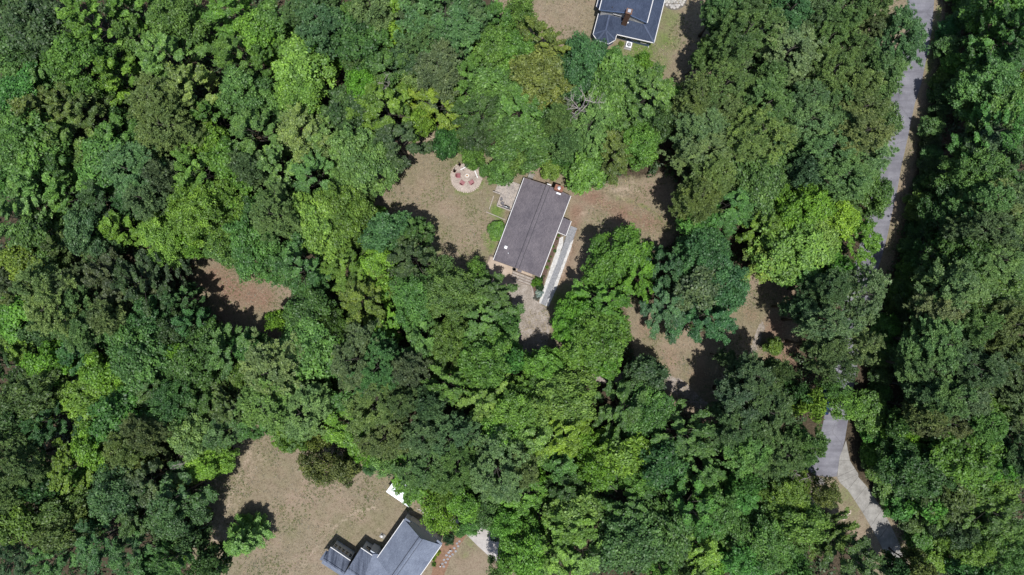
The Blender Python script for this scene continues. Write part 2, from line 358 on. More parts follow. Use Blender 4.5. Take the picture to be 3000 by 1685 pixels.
def in_poly(X, Y, poly):
    r = np.zeros(X.shape, bool); n = len(poly)
    for i in range(n):
        x1, y1 = poly[i]; x2, y2 = poly[(i + 1) % n]
        c = ((y1 > Y) != (y2 > Y)) & (X < (x2 - x1) * (Y - y1) / ((y2 - y1) if y2 != y1 else 1e-9) + x1)
        r ^= c
    return r

def px_of(x, y): return x * SC + 1500.0, -y * SC + 842.5

def axis(fine0, fine1, step, far):
    a = np.arange(fine0, fine1 + step / 2, step)
    g = [fine1 + d for d in (3, 8, 18, 40, 90, 190, far)]
    return np.concatenate([[fine0 - d for d in (far, 190, 90, 40, 18, 8, 3)], a, g])

gx = axis(-92, 92, 0.45, 420); gy = axis(-54, 54, 0.45, 420)
GX, GY = np.meshgrid(gx, gy); PX, PY = px_of(GX, GY)
clear = np.zeros(GX.shape)
for poly in CLEAR: clear = np.maximum(clear, in_poly(PX, PY, poly).astype(float))
for _ in range(10):
    q = np.pad(clear, 1, mode='edge')
    clear = (q[1:-1, 1:-1] * 2 + q[:-2, 1:-1] + q[2:, 1:-1] + q[1:-1, :-2] + q[1:-1, 2:]) / 6
def spots(lst):
    a = np.zeros(GX.shape)
    for x, y, r, s in lst:
        d2 = ((PX - x) ** 2 + (PY - y) ** 2) / (r * r); a = np.maximum(a, s * np.exp(-d2 * 0.9))
    return a
cover = np.stack([clear, spots(GREEN), spots(BARE), spots(RED)], -1).reshape(-1, 4)
ny, nx = GX.shape
idx = np.arange(nx * ny).reshape(ny, nx)
quads = np.stack([idx[:-1, :-1], idx[:-1, 1:], idx[1:, 1:], idx[1:, :-1]], -1).reshape(-1, 4)
gme = np_mesh('ground', np.stack([GX, GY, np.zeros_like(GX)], -1).reshape(-1, 3), quads, {'cover': cover})
gme.materials.append(M['ground'])
ground = bpy.data.objects.new('ground', gme); COL.objects.link(ground); tag(ground, kind='structure')

def clear_at(px, py):
    x, y = (px - 1500) / SC, -(py - 842.5) / SC
    i = int(np.clip(np.searchsorted(gy, y), 0, ny - 1)); j = int(np.clip(np.searchsorted(gx, x), 0, nx - 1))
    return clear[i, j]

def smooth_poly(pts, ragged=0.0, step=6.0, seed=0):
    """closed outline in photo pixels, resampled and roughened"""
    r = random.Random(seed); out = []
    for i in range(len(pts)):
        a, b = pts[i], pts[(i + 1) % len(pts)]
        d = math.dist(a, b); n = max(1, int(d / step))
        for k in range(n):
            t = k / n; out.append((a[0] + (b[0] - a[0]) * t + r.gauss(0, ragged), a[1] + (b[1] - a[1]) * t + r.gauss(0, ragged)))
    return out

def sheet(name, pts, z, m, kind='structure', thick=0.0, parent=None):
    w = [P(x, y) for x, y in pts]
    mb = MB()
    mb.prism(w, z - max(thick, 0.003), z)
    o = obj(name, mb, m, parent)
    if parent is None: tag(o, kind=kind)
    return o

# asphalt road with a widened dead end
ROAD_R = [(2745,-140),(2737,0),(2731,120),(2722,230),(2703,500/2.575),(2700,210),(2690,260)]
ROAD_R = [(2752,-160),(2737,0),(2730,90),(2722,125),(2712,180),(2700,240),(2680,303),(2660,400),(2640,490),(2628,560),(2612,630),(2600,690),(2582,756),(2560,830),(2540,910),(2524,1000),(2508,1090),(2494,1170),(2485,1225),(2475,1290),(2461,1341),(2451,1396)]
ROAD_L = [(2674,-160),(2660,0),(2653,90),(2645,125),(2636,180),(2624,240),(2606,303),(2588,400),(2569,490),(2556,560),(2540,630),(2526,690),(2508,756),(2487,830),(2468,910),(2452,1000),(2437,1090),(2424,1170),(2411,1240),(2398,1295),(2372,1328),(2350,1352),(2362,1376),(2388,1392),(2420,1398)]
sheet('road', ROAD_R + ROAD_L[::-1], 0.03, M['asphalt'], thick=0.03)
sheet('road_patch', [(2454,1232),(2484,1228),(2476,1256),(2453,1254)], 0.036, M['asphalt_patch'])

# gravel drive from the parking pad round through the trees to the road
DR = [(1478,800),(1500,812),(1560,842),(1566,868),(1588,897),(1606,905),(1612,960),(1600,1020),(1588,1060),(1640,1090),(1760,1085),(1900,1090),(1990,1108),(2040,1150),(2075,1185),(2050,1200),(2000,1168),(1950,1140),(1850,1120),(1700,1130),(1600,1120),(1540,1080),(1515,1020),(1512,940),(1500,880),(1485,840)]
sheet('gravel_drive', smooth_poly(DR, 1.6, 7, 3), 0.012, M['gravel'])
sheet('gravel_track', smooth_poly([(2232,940),(2240,960),(2228,1000),(2212,1030),(2196,1036),(2205,1000),(2220,960)], 1.6, 6, 5), 0.012, M['gravel'])
# pale parking pad at the end of the main house
sheet('parking_pad', smooth_poly([(1437,752),(1505,778),(1560,800),(1558,812),(1500,800),(1502,826),(1486,842),(1440,830),(1412,806),(1424,778)], 0.7, 6, 4), 0.016, M['sand'])
# planting bed, straw bed
sheet('mulch_bed', smooth_poly([(1634,682),(1646,688),(1632,720),(1606,790),(1590,840),(1576,892),(1562,872),(1556,836),(1582,812),(1600,770)], 0.6, 6, 6), 0.010, M['mulch'])
sheet('straw_bed', smooth_poly([(1305,1560),(1320,1545),(1334,1560),(1368,1567),(1352,1590),(1318,1640),(1300,1690),(1262,1690),(1270,1650),(1290,1610),(1296,1590)], 0.8, 6, 7), 0.010, M['straw'])
DW2 = [(1220,1490),(1260,1500),(1330,1520),(1400,1530),(1440,1560),(1470,1600),(1472,1640),(1466,1652),(1440,1636),(1400,1600),(1366,1566),(1330,1550),(1290,1540)]
sheet('neighbour_drive', DW2, 0.02, M['pale_concrete'], thick=0.02)
sheet('pale_apron', smooth_poly([(2384,1396),(2404,1400),(2418,1402),(2414,1420),(2394,1418)], 0.6, 5, 2), 0.012, M['pale_concrete'])

# ------------------------------------------------------------------ foliage prototypes
def leaf_quads(c, nrm, length, width, r, var):
    """one kite-shaped leaf clump per centre"""
    n = len(c)
    t = r.normal(size=(n, 3)); t -= nrm * (t * nrm).sum(1, keepdims=True); t /= np.linalg.norm(t, axis=1, keepdims=True) + 1e-9
    b = np.cross(nrm, t)
    l = (length * r.uniform(0.65, 1.35, n))[:, None]; w = (width * r.uniform(0.65, 1.35, n))[:, None]
    v = np.stack([c - t * l * .5, c - b * w * .5 + t * l * .08 - nrm * w * .12, c + t * l * .5, c + b * w * .5 + t * l * .08 - nrm * w * .12], 1).reshape(-1, 3)
    return v, np.repeat(np.clip(var, 0, 1), 4)

def unit(r, n):
    d = r.normal(size=(n, 3)); return d / (np.linalg.norm(d, axis=1, keepdims=True) + 1e-9)

def broadleaf(R, Ht, seed, dens=1.0, leaf=(0.36, 0.25), clump=(0.45, 0.85), flat=0.85, z0=0.36):
    """boughs round a domed crown, each carrying tight leaf clumps with gaps between them"""
    r = np.random.default_rng(seed)
    ch = Ht * (1 - z0); V = []; A = []; bc = []
    nb = int(9 + R * 2.0); phase = r.uniform(0, 6.28)
    k1, k2, p1, p2 = 3, 5, r.uniform(0, 6.28), r.uniform(0, 6.28)
    for i in range(nb):
        th = phase + i * 2.39996 + r.normal() * 0.3
        u = ((i + 0.35) / nb) ** 0.55
        lob = 1 + 0.20 * math.cos(k1 * th + p1) + 0.15 * math.cos(k2 * th + p2)
        rr = R * 0.74 * u * lob
        z = Ht - 0.26 * R * r.uniform(0.1, 2.6) - ch * 0.40 * u ** 2 * r.uniform(0.7, 1.3)
        bc.append((rr * math.cos(th), rr * math.sin(th), z - R * 0.16, 0.29 * R * r.uniform(0.7, 1.25)))
    ns = int(6 + R * 1.4)                              # lower skirt of boughs
    for i in range(ns):
        th = phase + 1.1 + i * 6.283 / ns + r.normal() * 0.2; rr = R * r.uniform(0.5, 0.75)
        bc.append((rr * math.cos(th), rr * math.sin(th), Ht * z0 + ch * r.uniform(0.10, 0.36), 0.28 * R * r.uniform(0.8, 1.15)))
    for bx, by, bz, rb in bc:
        m = int(6 + rb * 4.0); d = unit(r, m)
        out = np.array([bx, by, 0.0]); out /= (np.linalg.norm(out) + 1e-6)
        d = d * 0.9 + out * 0.35 + np.array([0, 0, 0.4]); d /= np.linalg.norm(d, axis=1, keepdims=True)
        cc = np.array([bx, by, bz]) + d * rb * r.uniform(0.6, 1.35, m)[:, None] * np.array([1, 1, flat])
        bv = r.normal(0, 0.09)
        for c in cc:
            rc = r.uniform(*clump) * min(1.0, 0.5 + R / 8)
            n = int(125 * rc * rc * dens + 8 * dens); e = unit(r, n)
            e[:, 2] = np.where(e[:, 2] < -0.1, -e[:, 2], e[:, 2])
            p = c + e * rc * r.uniform(0.72, 1.06, n)[:, None] * np.array([1, 1, 0.8])
            k = int(n * .14); p[:k] = c + e[:k] * rc * r.uniform(1.0, 1.5, k)[:, None]      # stray sprays
            nr = e * 0.75 + np.array([0, 0, 0.38]) + r.normal(size=(n, 3)) * 0.48; nr /= np.linalg.norm(nr, axis=1, keepdims=True)
            v, a = leaf_quads(p, nr, leaf[0], leaf[1], r, 0.5 + r.normal(0, 0.19, n) + r.normal(0, 0.11) + bv)
            V.append(v); A.append(a)
    return np.concatenate(V), np.concatenate(A), bc

def feathered(R, Ht, seed, dens=1.0, leaf=(0.34, 0.22), z0=0.34):
    """limbs radiating from the stem, each with long leafy sprays: a star-lobed, feathery crown"""
    r = np.random.default_rng(seed); V = []; A = []; bc = []
    ch = Ht * (1 - z0); nb = int(15 + R * 3.4); ph = r.uniform(0, 6.28)
    for i in range(nb):
        t = ((i + .5) / nb)                                  # 0 lowest limb .. 1 leader
        th = i * 2.39996 + r.normal() * .3
        rad = R * (1 - max(0.0, (t - .30) / .74) ** 1.6) * (1 + .16 * math.cos(3 * th + ph)) * r.uniform(.72, 1.12)
        rad = max(rad, .10 * R)
        tip = np.array([rad * math.cos(th), rad * math.sin(th), Ht * z0 + ch * (0.12 + 0.88 * t) - .10 * R * r.uniform(0, 1.6)])
        root = np.array([0, 0, max(Ht * z0 * .8, tip[2] - rad * r.uniform(.45, .9) - .6)])
        bc.append((tip[0], tip[1], tip[2], .4)); d = tip - root; Ld = np.linalg.norm(d); d /= Ld
        hv = np.array([-math.sin(th), math.cos(th), 0.0]); bv = r.normal(0, .10)
        ns = int(4 + Ld * 1.5)
        for k in range(ns):
            s = r.uniform(.40, 1.0) ** .8
            side = r.choice([-1, 1]) * r.uniform(.1, 1.0)
            sd = d * .75 + hv * side * .85 + np.array([0, 0, r.normal(.05, .15)]); sd /= np.linalg.norm(sd)
            c = root + d * Ld * s + sd * r.uniform(.25, .8)
            a_, b_ = r.uniform(.55, 1.05), r.uniform(.30, .5)      # spray half-length and half-width
            n = int(150 * a_ * b_ * dens + 6); e = unit(r, n)
            e[:, 2] = np.where(e[:, 2] < -.1, -e[:, 2], e[:, 2])
            q = e * r.uniform(.55, 1.1, n)[:, None]
            w_ = np.cross(sd, [0, 0, 1.0]); w_ /= np.linalg.norm(w_) + 1e-9; u_ = np.cross(w_, sd)
            p = c + sd * (q[:, :1] * a_) + w_ * (q[:, 1:2] * b_) + u_ * (q[:, 2:] * b_ * .6) - np.array([0, 0, 1]) * (np.maximum(q[:, :1], 0) ** 2 * .18)
            nr = e * .45 + np.array([0, 0, .65]) + r.normal(size=(n, 3)) * .42; nr /= np.linalg.norm(nr, axis=1, keepdims=True)
            v, a = leaf_quads(p, nr, leaf[0], leaf[1], r, .5 + r.normal(0, .19, n) + r.normal(0, .09) + bv)
            V.append(v); A.append(a)
    return np.concatenate(V), np.concatenate(A), bc

def pine(R, Ht, seed, dens=1.0, z0=0.5, needle=(0.40, 0.062), dome=0.45):
    """whorls of upswept branches, each carrying needle tufts that read as a fine fuzzy crown"""
    r = np.random.default_rng(seed); V = []; A = []; bc = []
    ch = Ht * (1 - z0); nb = int(26 + R * 7); ph = r.uniform(0, 6.28)
    for i in range(nb):
        t = (i + 0.5) / nb                           # 0 low .. 1 top
        th = i * 2.39996 + r.normal() * 0.35
        lob = 1 + 0.18 * math.cos(3 * th + ph) + 0.12 * math.cos(5 * th - ph)
        L = R * lob * (0.22 + 0.78 * math.sqrt(max(0.0, 1 - max(0, (t - 0.25) / 0.77) ** 2))) * r.uniform(0.7, 1.1)
        if t < 0.25: L *= r.uniform(0.65, 1.0)
        zb = Ht * z0 + ch * t * 0.93
        up = L * r.uniform(0.10, 0.40)
        tip = np.array([L * math.cos(th), L * math.sin(th), zb + up])
        bc.append((tip[0], tip[1], tip[2], 0.4))
        side = np.array([-math.sin(th), math.cos(th), 0]); base = np.array([0, 0, zb])
        nsub = int(3 + L * 1.1)                      # side twigs, each a small cluster of tufts
        for _ in range(nsub):
            s = r.uniform(0.35, 1.0) ** 0.7
            c0 = base + (tip - base) * s + side * r.normal(0, 0.26) * L * s + np.array([0, 0, r.normal(0.05, 0.14)])
            cv = r.normal(0, 0.10)
            for _k in range(int(r.integers(3, 7) * dens + 0.5)):
                c = c0 + r.normal(0, 0.30, 3) * np.array([1, 1, 0.5])
                n = 19; e = unit(r, n); e[:, 2] = np.abs(e[:, 2]) * 0.9 - 0.12
                e /= np.linalg.norm(e, axis=1, keepdims=True)
                rc = r.uniform(0.26, 0.42)
                p = c + e * rc * 0.55
                nr = np.cross(e, unit(r, n)); nr /= np.linalg.norm(nr, axis=1, keepdims=True) + 1e-9
                nr = np.where(nr[:, 2:3] < 0, -nr, nr) + np.array([0, 0, 0.35])
                nr -= e * (nr * e).sum(1, keepdims=True); nr /= np.linalg.norm(nr, axis=1, keepdims=True) + 1e-9
                b = np.cross(nr, e); l = (needle[0] * r.uniform(0.7, 1.25, n))[:, None] * (rc / 0.36); w = (needle[1] * r.uniform(0.7, 1.4, n))[:, None]
                v = np.stack([p - e * l * .5, p - b * w, p + e * l * .5, p + b * w], 1).reshape(-1, 3)
                V.append(v); A.append(np.repeat(np.clip(0.5 + r.normal(0, 0.15, n) + cv, 0, 1), 4))
    return np.concatenate(V), np.concatenate(A), bc

def conifer_cone(R, Ht, seed):
    """pointed cedar with ragged tiers of sprays down to near the ground"""
    r = np.random.default_rng(seed); V = []; A = []; bc = []
    nb = 120
    for i in range(nb):
        t = ((i + 0.5) / nb) ** 0.9; th = i * 2.39996 + r.normal() * .3
        L = R * (1 - t) ** 0.5 * r.uniform(0.6, 1.25) + 0.15; zb = 0.9 + (Ht - 1.0) * t
        tip = np.array([L * math.cos(th), L * math.sin(th), zb + L * 0.12]); bc.append((tip[0], tip[1], tip[2], .3))
        for s in np.linspace(0.45, 1.0, 3 + int(L * 1.5)):
            c = np.array([0, 0, zb - .1]) * (1 - s) + tip * s; n = 34; e = unit(r, n)
            p = c + e * np.array([0.42, 0.42, 0.28]) * r.uniform(0.4, 1.2, n)[:, None]
            nr = e * 0.5 + np.array([0.4 * math.cos(th), 0.4 * math.sin(th), 0.6]) + r.normal(size=(n, 3)) * .35; nr /= np.linalg.norm(nr, axis=1, keepdims=True)
            v, a = leaf_quads(p, nr, 0.36, 0.17, r, 0.5 + r.normal(0, 0.18, n)); V.append(v); A.append(a)
    return np.concatenate(V), np.concatenate(A), bc

def leaves_mesh(name, V, A):
    q = np.arange(len(V)).reshape(-1, 4); me = np_mesh(name, V, q, {'var': A}); me.materials.append(M['leaf']); return me

def trunk_mesh(R, Ht, bc, seed, pine_=False):
    r = random.Random(seed); mb = MB(); rad = 0.030 * R + 0.010 * Ht
    top = Ht * (0.97 if pine_ else 0.80)
    pts = []; x = y = 0.0
    for i in range(8):
        t = i / 7; pts.append((x, y, t * top)); x += r.gauss(0, 0.05); y += r.gauss(0, 0.05)
    mb.tube(pts, [rad * (1.35 if i == 0 else 1.0) * (1 - 0.85 * i / 7) for i in range(8)], 7)
    sel = r.sample(bc, min(len(bc), 8 if pine_ else 14))
    for b in sel:
        zt = b[2] - (0.25 if pine_ else 0.42) * math.hypot(b[0], b[1]) - (0.0 if pine_ else 0.8)
        zt = max(Ht * 0.2, min(zt, top * 0.97)); t = zt / top
        k = t * 7; i0 = min(6, int(k)); f = k - i0
        a = Vector(pts[i0]).lerp(Vector(pts[i0 + 1]), f); e = Vector(b[:3])
        m_ = a.lerp(e, 0.5) + Vector((r.gauss(0, .12), r.gauss(0, .12), 0.25))
        r0 = max(0.035, rad * (1 - 0.85 * t) * 0.55); mb.tube([a, m_, e], [r0, r0 * .65, r0 * .25], 5)
    me = bpy.data.meshes.new('trunk'); me.from_pydata(mb.v, [], mb.f); me.update(); me.shade_smooth(); me.materials.append(M['bark'])
    return me

PROTO = {}
def proto(key, R, Ht, gen, seed, pine_=False):
    V, A, bc = gen
    R = float(np.percentile(np.hypot(V[:, 0], V[:, 1]), 91)) if key != 'shrub' else R      # true crown radius
    PROTO.setdefault(key, []).append((R, Ht, leaves_mesh('crown', V, A), trunk_mesh(R, Ht, bc, seed, pine_)))
for i in range(3):
    proto('bL', 5.2, 19, broadleaf(5.2, 19, 100 + i), i)
    proto('bM', 3.5, 15, broadleaf(3.5, 15, 200 + i), 10 + i)
    proto('bL', 5.2, 19, feathered(5.2, 19, 140 + i), 4 + i)
    proto('bM', 3.5, 15, feathered(3.5, 15, 240 + i), 14 + i)
proto('bL', 5.2, 19, broadleaf(5.2, 19, 120, 1.35, (0.27, 0.18), (0.4, 0.8)), 7)
proto('bM', 3.5, 15, broadleaf(3.5, 15, 220, 1.35, (0.27, 0.18), (0.4, 0.8)), 17)
proto('bL', 5.2, 19, feathered(5.2, 19, 150, 1.5, (0.26, 0.17)), 8)
proto('bM', 3.5, 15, feathered(3.5, 15, 250, 1.5, (0.26, 0.17)), 18)
for i in range(3):
    proto('bS', 2.1, 8, broadleaf(2.1, 8, 300 + i, 1.0, (0.32, 0.22), (0.45, 0.8), z0=0.22), 20 + i)
    proto('pL', 4.6, 22, pine(4.6, 22, 400 + i, 1.15), 30 + i, True)
    proto('pM', 3.2, 19, pine(3.2, 19, 500 + i, 1.15), 40 + i, True)
for i in range(2):
    proto('pM', 3.2, 19, pine(3.2, 19, 520 + i, 1.4, z0=0.42), 44 + i, True)
    proto('pS', 2.0, 12, pine(2.0, 12, 600 + i, 1.1), 50 + i, True)
    proto('tM', 3.6, 14, broadleaf(3.6, 14, 700 + i, 0.5, (0.32, 0.22), (0.45, 0.8)), 60 + i)
    proto('tP', 3.8, 20, pine(3.8, 20, 750 + i, 0.55), 65 + i, True)
    proto('shrub', 1.0, 1.3, broadleaf(1.0, 1.3, 800 + i, 1.3, (0.17, 0.12), (0.25, 0.42), z0=0.05), 70 + i)
proto('cone', 2.6, 15, conifer_cone(2.6, 15, 900), 80)

# ------------------------------------------------------------------ houses
def fascia(mb, a, b, drop=0.2, t=0.09, out=None, lift=0.02):
    """board along the roof edge a-b, standing just outside the slab"""
    a, b = Vector(a), Vector(b); d = (b - a); n = Vector((d.y, -d.x, 0)).normalized()
    if out is not None and n.dot(Vector(out)) < 0: n = -n
    q = [a, b, b + n * t, a + n * t]
    vs_ = [p + Vector((0, 0, lift)) for p in q] + [p - Vector((0, 0, drop)) for p in q]
    return mb.add(vs_, [(0, 1, 2, 3), (7, 6, 5, 4), (0, 4, 5, 1), (1, 5, 6, 2), (2, 6, 7, 3), (3, 7, 4, 0)])

def gable(root, corners, ze, zr, roof_m, wall_m, over=0.35, overg=0.3, thick=0.14, wins=True, zwall0=0.0, trim=True, ridge_w=0.3, overb=None):
    """corners (a, b, c, d) of the eaves at height ze: a-b and d-c are the eaves, a-d and b-c the gable ends"""
    a, b, c, d = [Vector((p[0], p[1], ze)) for p in corners]
    r0 = (a + d) / 2; r1 = (b + c) / 2; r0.z = r1.z = zr
    for e0, e1, tag_ in ((a, b, 0), (c, d, 1)):
        rr0, rr1 = (r0, r1) if tag_ == 0 else (r1, r0)
        rf = obj('roof', MB().slab([e0, e1, rr1, rr0], thick), roof_m, root)
        if trim: obj('gutter', fascia(MB(), e0, e1, 0.17, 0.10, ((e0 + e1) / 2 - (r0 + r1) / 2)), M['white'], rf)
    # ridge cap
    u = (r1 - r0).normalized(); w = (d - a).normalized()
    sl = (zr - ze) / ((d - a).length / 2)
    cap = MB()
    for s in (-1, 1):
        o_ = w * s * ridge_w
        cap.slab([r0 + Vector((0, 0, .05)), r1 + Vector((0, 0, .05)), r1 + o_ + Vector((0, 0, .05 - sl * ridge_w)), r0 + o_ + Vector((0, 0, .05 - sl * ridge_w))], 0.04)
    obj('ridge_cap', cap, roof_m, root)
    vent = MB()
    for s in (-1, 1):
        o0_, o1_ = w * s * (ridge_w - .01), w * s * (ridge_w + .085)
        vent.slab([r0 + o0_ + Vector((0, 0, .03 - sl * (ridge_w - .01))), r1 + o0_ + Vector((0, 0, .03 - sl * (ridge_w - .01))), r1 + o1_ + Vector((0, 0, .03 - sl * (ridge_w + .085))), r0 + o1_ + Vector((0, 0, .03 - sl * (ridge_w + .085)))], 0.05)
    obj('ridge_vent', vent, M['dark_metal'], root)
    # walls with gable tops
    n1 = (r0 - r1).normalized()
    A = a + w * over - n1 * overg; D = d - w * over - n1 * overg
    B = b + w * over + n1 * overg; Cc = c - w * over + n1 * overg
    zt = ze + sl * over - thick * 1.05
    for p in (A, B, Cc, D): p.z = zt
    R0 = r0 - n1 * overg; R1 = r1 + n1 * overg
    R0.z = R1.z = zr - thick * 1.35
    lo = lambda p: Vector((p.x, p.y, zwall0))
    wall = MB(); wall.add([lo(A), lo(B), lo(Cc), lo(D), A, B, Cc, D, R0, R1],
        [(0, 1, 5, 4), (2, 3, 7, 6), (1, 2, 6, 9, 5), (3, 0, 4, 8, 7), (3, 2, 1, 0)])
    obj('wall', wall, wall_m, root)
    if wins:
        for p, q in ((A, B), (Cc, D)):
            L = (q - p).length; k = max(1, int(L / 3.2)); dr = (q - p).normalized(); nn = Vector((dr.y, -dr.x, 0))
            cen = (A + B + Cc + D) / 4
            if nn.dot(p - cen) < 0: nn = -nn
            for i in range(k):
                cc = p + dr * L * (i + .5) / k + nn * 0.03; zc = zwall0 + (zt - zwall0) * 0.58
                window(root, Vector((cc.x, cc.y, zc)), dr, 1.0, 1.15)
    return dict(a=a, b=b, c=c, d=d, r0=r0, r1=r1, u=u, w=w, sl=sl)

def window(root, c, d, w, h):
    ang = math.atan2(d.y, d.x)
    f = MB()
    n = Vector((d.y, -d.x, 0))
    for s in (-1, 1):
        f.box(c + d * s * (w / 2 + .03), (0.07, 0.10, h + .12), ang)
        f.box(c + Vector((0, 0, s * (h / 2 + .03))), (w, 0.10, 0.07), ang)
    f.box(c, (w, 0.07, 0.05), ang)
    fr = obj('window', f, M['white'], root)
    obj('pane', MB().box(c, (w, 0.05, h), ang), M['glass'], fr)
    return fr

# ---- the main house: long brown-grey gable roof
U = Vector((90, 241, 0)).normalized()      # long axis in the photo's plane (x right, y up)
ANG_MAIN = math.atan2(U.y, U.x)
M['roof_main'] = shingle_mat('brown_grey_shingle', lin(104, 99, 105), lin(118, 112, 117), ANG_MAIN)
ZE = 2.75
c_main = [P(1446, 762, ZE), P(1536, 521, ZE), P(1672, 574, ZE), P(1582, 812, ZE)]
mid = sum(c_main, Vector()) / 4; mid.z = 0
house = thing('house', mid, 'house with long brown grey shingle gable roof in the central yard', 'house')
gm = gable(house, c_main, ZE, 4.35, M['roof_main'], M['siding'])
W = gm['w']
# chimney on the far gable end
cc = P(1637, 553, 4.6); rot = math.atan2(W.y, W.x)
ch = obj('chimney', MB().box((cc.x, cc.y, 2.6), (1.35, 0.85, 5.2), rot), M['brick'], house)
obj('chimney_crown', MB().box((cc.x, cc.y, 5.24), (1.45, 0.95, 0.08), rot), M['brick'], ch)
obj('flue', MB().lathe((cc.x, cc.y, 5.28), [(0.19, 0), (0.19, 0.3), (0.27, 0.3), (0.27, 0.38), (0.05, 0.44)], 14), M['steel'], ch)
fl = cc - U * 0.62; fl.z = 0
sl_z = lambda p: gm['r0'].z - gm['sl'] * abs((Vector((p[0], p[1], 0)) - Vector((gm['r0'].x, gm['r0'].y, 0))).dot(W))
obj('flashing', MB().box((fl.x, fl.y, sl_z(fl) + 0.06), (1.3, 0.28, 0.05), rot), M['steel'], ch)
def roof_bit(name, px, py, mk, m):
    p = P(px, py, 3.8); z = sl_z(p); p = P(px, py, z); z = sl_z(p)
    return obj(name, mk(Vector((p.x, p.y, z))), m, house)
roof_bit('roof_vent', 1482, 725, lambda p: MB().box(p + Vector((0, 0, .12)), (0.38, 0.38, 0.2), rot).box(p + Vector((0, 0, .25)), (0.46, 0.46, 0.05), rot), M['white_metal'])
roof_bit('vent_pipe', 1489, 742, lambda p: MB().lathe(p - Vector((0, 0, .1)), [(0.07, 0), (0.07, 0.4), (0.04, 0.42)], 10), M['white_metal'])
roof_bit('vent_pipe', 1585, 543, lambda p: MB().lathe(p - Vector((0, 0, .1)), [(0.07, 0), (0.07, 0.4), (0.04, 0.42)], 10), M['dark_metal'])
# white louvre cap where the ridge meets the far gable
p = P(1609, 541, 4.3); obj('ridge_end_trim', MB().box((p.x, p.y, 4.32) , (0.7, 0.16, 0.12), rot), M['white'], house)
p = P(1522, 793, 3.3); obj('gable_hood', MB().box((p.x, p.y, 3.5), (0.75, 0.42, 0.16), rot), M['roof_main'], house)
for e in ((gm['a'], gm['d'], gm['r0']), (gm['b'], gm['c'], gm['r1'])):
    f = MB(); o_ = (e[0] + e[1]) / 2 - mid
    fascia(f, e[0], e[2], 0.2, 0.05, o_, -0.01); fascia(f, e[2], e[1], 0.2, 0.05, o_, -0.01); obj('rake_board', f, M['deck_dark'], house)
# porch roof on the right-hand side, with post and floor
pz = 2.62
pc = [P(1650, 637, pz + .3), P(1673, 648, pz), P(1658, 690, pz), P(1635, 680, pz + .3)]
pr = obj('porch_roof', MB().slab(pc, 0.12), M['roof_main'], house)
obj('gutter', fascia(MB(), pc[1], pc[2], 0.15, 0.1, W), M['white'], pr)
obj('gutter', fascia(MB(), pc[3], pc[2], 0.15, 0.08, -U), M['white'], pr)
for q in (pc[1], pc[2]):
    q2 = q - W * 0.2; obj('post', MB().box((q2.x, q2.y, 1.25), (0.12, 0.12, 2.5), rot), M['white'], house)
q = (pc[0] + pc[2]) / 2; obj('porch_floor', MB().box((q.x, q.y, 0.1), (1.3, 2.4, 0.2), rot), M['concrete'], house)
# front door on the porch wall
q = (pc[0] + pc[3]) / 2 + W * -0.27; dr_ = obj('door', MB().box((q.x, q.y, 1.25), (0.08, 0.95, 2.05), rot), M['white'], house)
obj('handle', MB().box((q.x + W.x * .07, q.y + W.y * .07, 1.2), (0.05, 0.05, 0.12), rot), M['steel'], dr_)

# ---- neighbour with blue grey roof at the top
M['roof_blue'] = shingle_mat('blue_grey_shingle', lin(64, 74, 94), lin(76, 86, 107), math.radians(76))
def Z3(x, y, z): return P(1720 + x / 9.043, y / 9.043, z)
nb = thing('house', (P(1838, 20).x, P(1838, 20).y, 0), 'house with blue grey roof, white gutters and brick chimney at the top edge', 'house')
zl, zu, zur = 3.0, 5.6, 7.6
# upper storey gable, running on past the top of the photo
ua, ub = Z3(1585, 600, zu), Z3(330, 262, zu); ur = Z3(1005, 335, zur)
dirn = (Z3(1740, 0, zu) - ua).normalized()
LEN = 11.0
far = lambda p: p + dirn * LEN
for e0, sgn in ((ua, 1), (ub, -1)):
    rf = obj('roof', MB().slab([e0, far(e0), far(ur), ur], 0.16), M['roof_blue'], nb)
    obj('gutter', fascia(MB(), e0, far(e0), 0.16, 0.13, e0 - ur), M['white'], rf)
cap = MB(); wv = (ua - ub).normalized()
for s, e in ((1, ua), (-1, ub)):
    k = 0.045; o_ = (e - ur) * k
    cap.slab([ur + Vector((0, 0, .05)), far(ur) + Vector((0, 0, .05)), far(ur) + o_ + Vector((0, 0, .05)), ur + o_ + Vector((0, 0, .05))], 0.04)
obj('ridge_cap', cap, M['roof_blue'], nb)
rk = MB(); fascia(rk, ua, ur, 0.24, 0.06, -dirn, 0.01); fascia(rk, ur, ub, 0.24, 0.06, -dirn, 0.01); obj('rake_board', rk, M['blue_siding'], nb)
ins = 0.14
wa, wb, wr = ua + dirn * ins - wv * .35, ub + dirn * ins + wv * .35, ur + dirn * ins
wa.z = wb.z = zu - .02; wr.z = zur - .22
low = lambda p, z=2.9: Vector((p.x, p.y, z))
obj('upper_wall', MB().add([low(wa), low(wb), wa, wb, wr, low(far(wa)), low(far(wb)), far(wa), far(wb), far(wr)],
    [(1, 0, 2, 4, 3), (0, 5, 7, 2), (6, 1, 3, 8), (5, 6, 8, 9, 7)]), M['white_siding'], nb)
wc = (wa + wb) / 2 + wv * -1.0; wc.z = 4.6
window(nb, wc - dirn * 0.04, wv, 1.3, 1.2)
